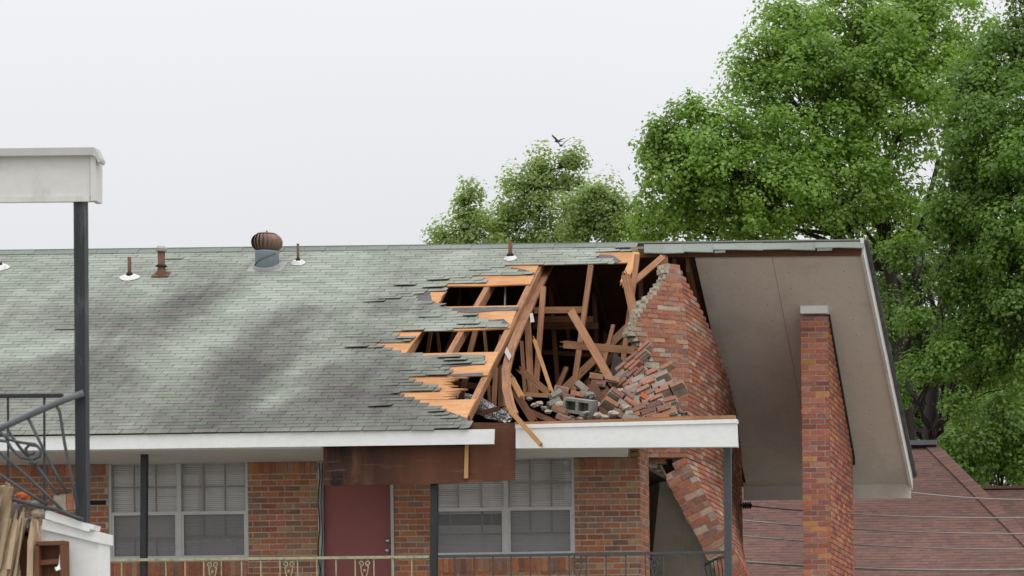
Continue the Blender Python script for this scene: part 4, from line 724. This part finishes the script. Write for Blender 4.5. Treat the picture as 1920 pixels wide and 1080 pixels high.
# ------------------------------------------------------------------ left foreground: remains of the opposite porch
YN1 = 22.0; random.seed(81)
T = thing('porch_remains', 'white porch beam on a black post, all that is left of the porch opposite', 'porch', P(152, 1736, YN1))
bm_ = [P(-400, 380, YN1), P(169, 375, YN1), P(169, 288, YN1), P(-400, 295, YN1)]
m = MB(); m.slab(bm_, (0, .09, 0)); m.build('beam', 'old_white_paint', T)
m = MB(); m.slab([P(-400, 383, YN1-.015), P(168, 377.5, YN1-.015), P(168, 367, YN1-.015), P(-400, 372, YN1-.015)], (0, .014, 0)); m.build('beam_moulding', 'old_white_paint', T)
m = MB(); m.slab([P(169.5, 376.5, YN1-.02), P(179.5, 376, YN1-.02), P(179.5, 293, YN1-.02), P(169.5, 288, YN1-.02)], (0, .13, 0)); m.build('corner_board', 'old_white_paint', T)
m = MB(); a, b = P(-400, 283, YN1-.05), P(177, 276, YN1-.05); m.hexa([P(-400, 297, YN1-.05), P(177, 290.5, YN1-.05), b, a], [P(-400, 297, YN1+.25), P(177, 290.5, YN1+.25), P(177, 290.5, YN1+.25)+V((0, 0, .06)), P(-400, 297, YN1+.25)+V((0, 0, .06))]); m.prism([P(177.3, 276, YN1-.05), P(177.3, 290, YN1-.05), P(184, 305, YN1-.05), P(187.5, 303, YN1-.05), P(187.5, 297, YN1-.05)], (0, .1, 0)); m.build('drip_cap', 'grey_trim', T)
m = MB(); a, b = P(151.5, 377, YN1+.04), P(155.5, 970, YN1+.04); b = a+(b-a)*(a.z/(a.z-b.z)); m.beam(a, b, .077, .077); m.build('post', 'peeled_iron', T)
m = MB(); a = P(-380, 380, YN1+.04); m.beam(a, V((a.x, a.y, 0)), .077, .077); m.build('post', 'black_iron', T)
T2 = thing('collapsed_railing', 'bent iron stair railing with a scroll, fallen against the black post', 'railing', P(60, 1000, YN1-.1)); Yq = YN1-.08
m = MB(); m.tube([P(-60, 834, Yq), P(0, 803, Yq), P(60, 776, Yq), P(120, 750, Yq), P(157, 736.5, Yq+.05)], .024, 10); m.build('handrail', 'light_iron', T2, True)
for pts in ([(50, 778), (78, 835), (105, 888), (127, 925)], [(103, 756), (112, 772), (121, 830), (135, 900), (147, 958)], [(-20, 835), (0, 849), (50, 892), (90, 930), (118, 958)], [(-20, 876), (0, 890), (45, 920), (88, 946)], [(14, 806), (38, 840), (70, 875), (92, 905), (110, 928)]): m = MB(); m.tube([P(x, y, Yq) for x, y in pts], .011, 7); m.build('baluster', 'grey_iron', T2, True)
m = MB(); m.tube([P(24, 936, Yq+.02), P(60, 946, Yq+.02), P(110, 956, Yq), P(140, 969, Yq), P(154, 974, Yq)], .014, 8); m.build('bottom_rail', 'grey_iron', T2, True)
m = MB()
m.tube([P(-25, 830, Yq-.03)]+[P(x, y, Yq-.03) for x, y in ((0, 826), (14, 828), (22, 842), (40, 858), (60, 862), (74, 856), (77, 845), (70, 836), (55, 834), (48, 842), (53, 852), (62, 851), (64, 846))], .012, 7)
m.tube([P(x, y, Yq-.03) for x, y in ((14, 812), (16, 824), (30, 828), (48, 831), (66, 833), (75, 842))], .011, 7); m.tube([P(x, y, Yq-.03) for x, y in ((0, 812), (10, 818), (16, 826))], .012, 7); m.tube([P(x, y, Yq-.03) for x, y in ((58, 866), (63, 868), (68, 870))], .02, 8); m.build('scroll', 'grey_iron', T2, True)
T3 = thing('upright_railing', 'straight black railing end standing behind the collapsed railing', 'railing', P(50, 950, 24)); m = MB(); m.beam(P(-300, 745, 24), P(118, 742, 24), .03, .03); m.build('top_rail', 'black_iron', T3)
for x in (-62, 15, 83): m = MB(); m.beam(P(x, 744, 24), P(x+1, 1020, 24), .014, .014); m.build('baluster', 'black_iron', T3)
m = MB(); m.beam(P(-300, 1020, 24), P(118, 1018, 24), .025, .025); m.build('bottom_rail', 'black_iron', T3)
T4 = thing('white_panel', 'white wooden porch end panel with a loose top moulding, amid the debris', 'panel', P(130, 1736, YN1))
zb = lambda p: V((p.x, p.y, 0)); a, b = P(74, 985, YN1), P(185, 1012, YN1); m = MB(); m.slab([zb(a), zb(b), b, a], (0, .22, 0)); m.build('board', 'white_paint', T4)
m = MB(); m.slab([P(78, 992, YN1-.03), P(185.5, 1018, YN1-.03), P(185.5, 998, YN1-.03), P(80, 973, YN1-.03)], (0, .28, 0)); m.build('moulding', 'white_paint', T4)
m = MB(); m.prism([P(84, 972, YN1-.06), P(166, 997, YN1-.06), P(170, 992, YN1-.06), P(175, 994, YN1-.06), P(178, 985, YN1-.06), P(150, 978, YN1-.06), P(118, 968, YN1-.06), P(86, 957, YN1-.06)], (0, .12, 0)); m.build('top_strip', 'white_paint', T4)
tl = [((13, 912), (-14, 1090), .075, .06, 'weathered_wood', 'splintered tan timber, farthest to the edge of the debris heap'), ((33, 945), (-2, 1090), .055, .05, 'grey_wood', 'grey splintered timber next to the tan timber'), ((51, 970), (20, 1080), .05, .12, 'grey_wood', 'smooth grey board leaning between splintered timbers'), ((69, 972), (67, 1080), .05, .06, 'weathered_wood', 'upright pale timber with a crushed face against the white panel'), ((24, 985), (6, 1060), .03, .03, 'weathered_wood', 'thin pale splinter caught between the leaning timbers'), ((44, 985), (52, 1080), .09, .05, 'dark_wood', 'dark brown board standing in the gap between the grey timbers')]
for (p0, p1, w, tt, mt, lb) in tl:
    a, b = P(*p0, YN1+.0), P(*p1, YN1+.1); b = a+(b-a)*(a.z/(a.z-b.z)); m = MB(); m.sweep([a.lerp(b, i/14)+V((rnd(-.006, .006), rnd(-.01, .01), 0)) for i in range(15)], w, tt)
    for _ in range(3): q = a+V((rnd(-w, w)*.3, 0, 0)); m.beam(q-V((0, 0, .08)), q+V((rnd(-.01, .01), 0, rnd(.01, .05))), w*.3, tt*.4, w1=.006)
    tag(m.build('splintered_timber', mt, origin=b), lb, 'timber', 'splintered timbers of the debris heap')
def splinters(px, py, Y, w, h, n, label, sd, lean=.25):
    random.seed(sd); o0 = P(px, py, Y); m = MB()
    for _ in range(n):
        t_ = o0+V((rnd(-w, w), rnd(-.06, .05), h*rnd(-.6, 1))); b = t_+V((-lean*rnd(.75, 1.25)+rnd(-.04, .04), rnd(-.03, .05), -1)).normalized()*rnd(.35, .7); k_ = rnd(.014, .05); q_ = b.lerp(t_, rnd(.55, .8))+V((rnd(-.015, .015), 0, 0)); m.beam(b, q_, k_, k_*rnd(.3, .7), w1=k_*.85); m.beam(q_, t_, k_*.85, k_*.3, w1=.004)
    tag(recalc(m.build('splintered_wood', 'weathered_wood', origin=o0)), label, 'debris')
splinters(4, 935, YN1-.05, .08, .11, 15, 'pale bundle of torn wood splinters on top of the tan timber', 91); splinters(32, 970, YN1-.06, .05, .09, 13, 'pale torn splinters wedged beside the grey splintered timber', 92); splinters(68, 985, YN1-.05, .025, .08, 10, 'upright splinters bristling along the white panel edge', 93, .02)
rough('debris_chunk', 56, 947, YN1+.05, .055, 'concrete', 'brownish stone lump beneath the rail by the orange brick', 'debris', None); rough('debris_chunk', 72, 962, YN1-.02, .045, 'torn_mortar', 'pale crumbling lump at the corner of the white panel', 'debris', None, (1.2, 1, .8))
m = MB(); fq = [P(72, 1082, YN1-.12), P(124, 1082, YN1-.12), P(124, 1016, YN1-.12), P(76, 1018, YN1-.12)]
T5 = thing('timber_frame', 'reddish brown wooden box end with a white bracket, before the white panel', 'timber', V((fq[0].x, YN1-.12, 0)))
bt = lambda p, q, w: m.beam(p, q, w, .1)
bt(P(72, 1020, YN1-.12), P(125, 1018.5, YN1-.12), .03); bt(P(121, 1022, YN1-.12), V((P(121, 1022, YN1-.12).x, YN1-.12, 0)), .03); bt(P(74, 1022, YN1-.12), V((P(74, 1022, YN1-.12).x, YN1-.12, 0)), .03); bt(P(80, 1056, YN1-.1), P(118, 1053, YN1-.1), .035); m.slab([V((P(75, 1040, YN1-.05).x, YN1-.08, 0)), V((P(120, 1040, YN1-.05).x, YN1-.08, 0)), P(120, 1021, YN1-.08), P(75, 1022, YN1-.08)], (0, .02, 0)); m.build('frame', 'dark_wood', T5)
m = MB(); m.sweep([P(116, 1040, YN1-.15), P(114, 1058, YN1-.15), P(110, 1066, YN1-.17), P(104, 1067, YN1-.19)], .028, .01); m.build('bracket', 'white_paint', T5)
random.seed(14); m = MB()
for (x0, x1, yt, yb, mi) in ((125, 138, 924, 957, 0), (100, 124, 927, 958, 1), (139, 143, 926, 956, 1)):
    fq = [P(x0, yb, YN1+.05), P(x1, yb-1, YN1+.05), P(x1, yt, YN1+.05), P(x0, yt+2, YN1+.05)]; fq = [p+V((rnd(-.004, .004), 0, rnd(-.004, .004))) for p in fq]; m.hexa(fq, [p+V((.02, .11, .01)) for p in fq], mi)
tag(recalc(m.build('brick_lump', ['red_brick', 'torn_mortar'], origin=P(120, 957, YN1+.1))), 'red brick with tan mortar on its sides, on the collapsed railing beside the black post', 'brick')
rough('orange_brick', 42, 932, YN1+.12, .055, 'orange_clay', 'bright orange brick fragment behind the fallen railing bars', 'brick', None, (1.2, 1, .8))
# ------------------------------------------------------------------ birds
def bird(px, py, Y, yaw, flap, label):
    c = P(px, py, Y); m = MB(); prof = [(.004, -.17), (.02, -.11), (.028, -.08), (.045, -.02), (.048, .03), (.035, .08), (.03, .1), (.028, .12), (.012, .145), (.003, .165)]; n = 8; k0 = 0
    m.lathe(V((0, 0, 0)), prof, n, axis=V((1, 0, 0)))
    for sg in (-1, 1):
        st = [(.09, .04), (.10, -.03), (.06, .19, -.06), ] ; base = [V((.05, sg*.03, .01)), V((-.06, sg*.03, .01))]; mid = [V((.075, sg*.16, .16*flap)), V((-.055, sg*.15, .15*flap))]; tip = [V((.0, sg*.33, .30*flap)), V((-.03, sg*.33, .30*flap))]
        for q0, q1 in ((base, mid), (mid, tip)): m.hexa([q0[0], q0[1], q1[1], q1[0]], [v+V((0, 0, .008)) for v in (q0[0], q0[1], q1[1], q1[0])])
    m.hexa([(-.15, -.012, 0), (-.15, .012, 0), (-.24, .035, 0), (-.24, -.035, 0)], [(-.15, -.012, .008), (-.15, .012, .008), (-.24, .035, .008), (-.24, -.035, .008)])
    M3 = Matrix.Rotation(math.radians(yaw), 3, 'Z') @ Matrix.Rotation(math.radians(-8), 3, 'Y'); m.v = [c+M3 @ v for v in m.v]
    return tag(recalc(m.build('bird', 'bird', origin=c, smooth=False)), label, 'bird', 'birds over the trees')
bird(1046, 265, 105, 150, .55, 'dark bird flying above the small tree, the higher of the pair'); bird(1052, 273, 103, 120, .95, 'dark bird with raised wings, the lower of the pair nearest the treetop')
# ------------------------------------------------------------------ trees
def limb(m, a, b, r0, r1, wig=.25, n=7):
    pts = []; 
    for i in range(n+1): f = i/n; p = a.lerp(b, f); w = wig*math.sin(math.pi*f); pts.append(p+V((rnd(-w, w), rnd(-w, w), rnd(-w, w)*.5))*.5)
    m.tube(pts, [r0+(r1-r0)*i/n for i in range(n+1)], 8); return pts
def tree(name, label, lobes, base, leafmat, leaf, dens, seed, trunk_pts=None, tr=.22, spread=.42, extra=()):
    rs_ = np.random.RandomState(seed); random.seed(seed); t = thing(name, label, 'tree', base, 'trees behind the building'); Cs = []; LP = []; LN = []; LS = []
    for (px, py, rx, ry, Y) in lobes:
        c = P(px, py, Y); k = F/Y; R = np.array([rx/k, (rx+ry)/2/k*.9, ry/k]); area = R[0]*R[2]; nc = max(6, int(dens*area*1.2))
        d = rs_.normal(size=(nc, 3)); d /= np.linalg.norm(d, axis=1)[:, None]; rad = rs_.uniform(.12, 1, nc)**.42; Cc = np.array(c)+d*rad[:, None]*R*rs_.uniform(.92, 1.14, (nc, 1)); Cs.append((c, Cc, d))
        for i in range(nc):
            n = int(rs_.uniform(70, 150)); s = rs_.uniform(.6, 1.3)*spread*1.35; off = rs_.normal(size=(n, 3)); off /= np.linalg.norm(off, axis=1)[:, None]; o_ = off.copy()
            off = off*(rs_.uniform(.1, 1, (n, 1))**.5)*np.array([s, s, s*.68]); off[:, 2] -= .18*(off[:, 0]**2+off[:, 1]**2)
            if i % 9 == 0: off[:, 2] *= 1.9; off *= .8; Cc[i] += d[i]*R*.14+np.array([0, 0, .1])
            LP.append(Cc[i]+off); nn_ = rs_.normal(size=(n, 3))*.42+o_*.65+d[i]*.3+np.array([0, -.1, .6]); LN.append(nn_); LS.append(rs_.uniform(.6, 1.3, n)*leaf)
    LP = np.concatenate(LP); LN = np.concatenate(LN); LS = np.concatenate(LS); n = len(LP); LN /= np.linalg.norm(LN, axis=1)[:, None]
    a = np.cross(LN, rs_.normal(size=(n, 3))); a /= np.linalg.norm(a, axis=1)[:, None]; b = np.cross(LN, a); L = LS[:, None]
    vs = np.stack([LP-a*L*.5, LP+b*L*.42+LN*L*.1, LP+a*L*.5, LP-b*L*.42+LN*L*.1], 1).reshape(-1, 3)-np.array(base)
    me = bpy.data.meshes.new('crown'); me.vertices.add(n*4); me.vertices.foreach_set('co', vs.astype(np.float32).ravel()); me.loops.add(n*4); me.loops.foreach_set('vertex_index', np.arange(n*4, dtype=np.int32)); me.polygons.add(n); me.polygons.foreach_set('loop_start', np.arange(0, n*4, 4, dtype=np.int32)); me.polygons.foreach_set('loop_total', np.full(n, 4, dtype=np.int32)); me.materials.append(MATS[leafmat]); me.update(); me.validate()
    o = bpy.data.objects.new('crown', me); col.objects.link(o); o.parent = t; ORG[o.name] = tuple(base)
    m = MB(); tp = trunk_pts or [V(base), V(base).lerp(Cs[0][0], .55), Cs[0][0]]
    m.tube(tp, [tr*(1-.75*i/(len(tp)-1)) for i in range(len(tp))], 10)
    for (c, Cc, d) in Cs:
        k0 = min(tp, key=lambda p: (p-(c-V((0, 0, 2.2)))).length); limb(m, k0, c, tr*.3, tr*.1, .4)
        for i in range(0, len(Cc), max(1, len(Cc)//16)): limb(m, c.lerp(k0, rnd(0, .5)), V(Cc[i]), tr*.09, .008, .3, 5)
    for pts, r in extra: m.tube([P(x, y, Y) for x, y, Y in pts], [r*(1-.5*i/(len(pts)-1)) for i in range(len(pts))], 8)
    m.build('trunk', 'bark', t, True); return n
nl = 0
gb = lambda px, Y: V((P(px, 900, Y).x, Y, 0))
nl += tree('tall_tree', 'big bright green poplar rising over the ridge and the brown soffit', [(1500, 215, 130, 150, 66), (1600, 110, 150, 120, 67), (1430, 130, 60, 70, 66), (1325, 290, 105, 100, 65), (1268, 330, 58, 105, 65), (1420, 360, 140, 95, 65), (1560, 370, 130, 95, 66), (1690, 190, 110, 160, 67), (1760, 60, 110, 90, 68), (1290, 420, 110, 50, 66), (1500, 40, 70, 50, 67), (1650, 20, 110, 60, 68), (1320, 215, 35, 35, 65), (1660, 400, 60, 70, 67), (1238, 270, 22, 45, 65)], gb(1700, 67), 'poplar_leaf', .095, 40, 5,
     [gb(1702, 67), P(1702, 826, 67), P(1690, 640, 67), P(1668, 506, 67), P(1660, 430, 67), P(1600, 300, 67), P(1580, 150, 67)], .22, .34, [([(1690, 650, 67), (1655, 570, 66.5), (1600, 470, 66), (1530, 385, 65.5), (1440, 330, 65)], .11), ([(1668, 520, 67), (1700, 470, 67), (1730, 420, 67), (1760, 300, 67)], .1), ([(1660, 450, 67), (1640, 410, 67), (1655, 300, 67)], .08), ([(1700, 660, 66.5), (1720, 560, 66.5), (1715, 480, 66)], .07), ([(1600, 470, 66), (1590, 400, 66), (1560, 330, 66)], .07)])
nl += tree('maple_tree', 'dark dense maple at the edge of the picture beside the tall poplar', [(1870, 250, 100, 120, 63), (1900, 110, 90, 70, 64), (1850, 420, 100, 90, 63), (1925, 400, 90, 140, 62), (1880, 560, 95, 90, 63), (1790, 390, 50, 60, 63), (1930, 620, 80, 120, 62), (1830, 640, 70, 50, 63), (1800, 520, 55, 40, 63), (1990, 300, 90, 200, 63), (1810, 230, 45, 50, 64), (1840, 320, 60, 50, 63), (1830, 150, 50, 60, 64), (1910, 500, 80, 60, 62), (1860, 690, 60, 40, 63), (1940, 30, 70, 60, 64), (1692, 470, 38, 30, 62), (1664, 600, 22, 36, 65), (1722, 590, 28, 24, 62), (1694, 720, 20, 30, 65), (1778, 680, 40, 40, 62), (1785, 765, 36, 36, 62), (1728, 690, 22, 22, 62)], gb(1745, 64), 'maple_leaf', .09, 48, 6, [gb(1742, 64), P(1743, 826, 64), P(1751, 690, 64), P(1762, 600, 64), P(1775, 505, 64), P(1830, 380, 63.5), P(1870, 260, 63)], .17, .32, [([(1760, 610, 64), (1740, 540, 64), (1720, 500, 64)], .06), ([(1751, 690, 64), (1790, 640, 64), (1860, 590, 63)], .07)])
nl += tree('bushy_tree', 'low bright green bushy tree behind the red hip roof', [(1880, 800, 80, 75, 72), (1800, 850, 60, 60, 71), (1950, 860, 60, 80, 72), (1790, 780, 40, 40, 73)], gb(1860, 72), 'maple_leaf', .105, 44, 7, None, .1, .4)
nl += tree('shade_tree', 'shadowy dark tree between the two tree trunks and the maple', [(1800, 690, 70, 70, 78), (1860, 740, 80, 60, 79), (1720, 600, 35, 40, 78), (1700, 740, 40, 60, 78), (1920, 700, 60, 80, 79), (1730, 690, 40, 40, 79), (1820, 590, 60, 50, 79), (1690, 660, 40, 50, 78), (1770, 640, 50, 60, 78), (1650, 530, 25, 35, 77), (1745, 790, 50, 50, 78), (1870, 640, 70, 60, 79), (1680, 560, 40, 50, 78), (1720, 500, 45, 50, 78), (1640, 480, 25, 30, 77), (1780, 760, 60, 50, 78), (1900, 780, 60, 50, 79), (1715, 660, 40, 60, 80), (1740, 430, 50, 50, 80), (1820, 450, 60, 60, 79), (1890, 850, 90, 60, 80), (1790, 870, 60, 40, 80), (1960, 780, 60, 80, 80)], gb(1800, 79), 'dark_leaf', .125, 34, 8, None, .12, .4)
nl += tree('small_tree', 'small loose tree beyond the ridge, standing apart from the rest', [(870, 420, 45, 45, 70), (872, 375, 24, 28, 70), (905, 445, 45, 35, 70), (838, 450, 35, 30, 70), (868, 500, 60, 50, 70)], gb(872, 70), 'far_leaf', .078, 40, 9, None, .09, .27)
nl += tree('small_tree', 'taller small tree with an open top, just below the two birds', [(1010, 345, 38, 45, 71), (1008, 310, 20, 24, 71), (1062, 320, 28, 34, 71), (1020, 400, 62, 50, 71), (960, 440, 48, 40, 71), (1070, 295, 16, 16, 71), (1040, 450, 70, 40, 71), (1000, 500, 80, 50, 71), (962, 345, 14, 14, 71), (935, 430, 40, 40, 71), (975, 385, 34, 34, 71), (1085, 360, 28, 36, 71)], gb(1015, 71), 'far_leaf', .078, 38, 10, None, .09, .27)
nl += tree('small_tree', 'rounded small tree filling the gap before the tall poplar', [(1100, 380, 38, 38, 69), (1135, 400, 45, 40, 69), (1165, 425, 40, 45, 69), (1110, 440, 55, 40, 69), (1130, 360, 22, 18, 69), (1130, 500, 70, 50, 69), (1160, 385, 32, 30, 69), (1188, 430, 36, 40, 68.5), (1080, 410, 40, 40, 69)], gb(1130, 69), 'far_leaf', .078, 40, 12, None, .09, .27)
print('leaves', nl, 'objects', len(bpy.data.objects))
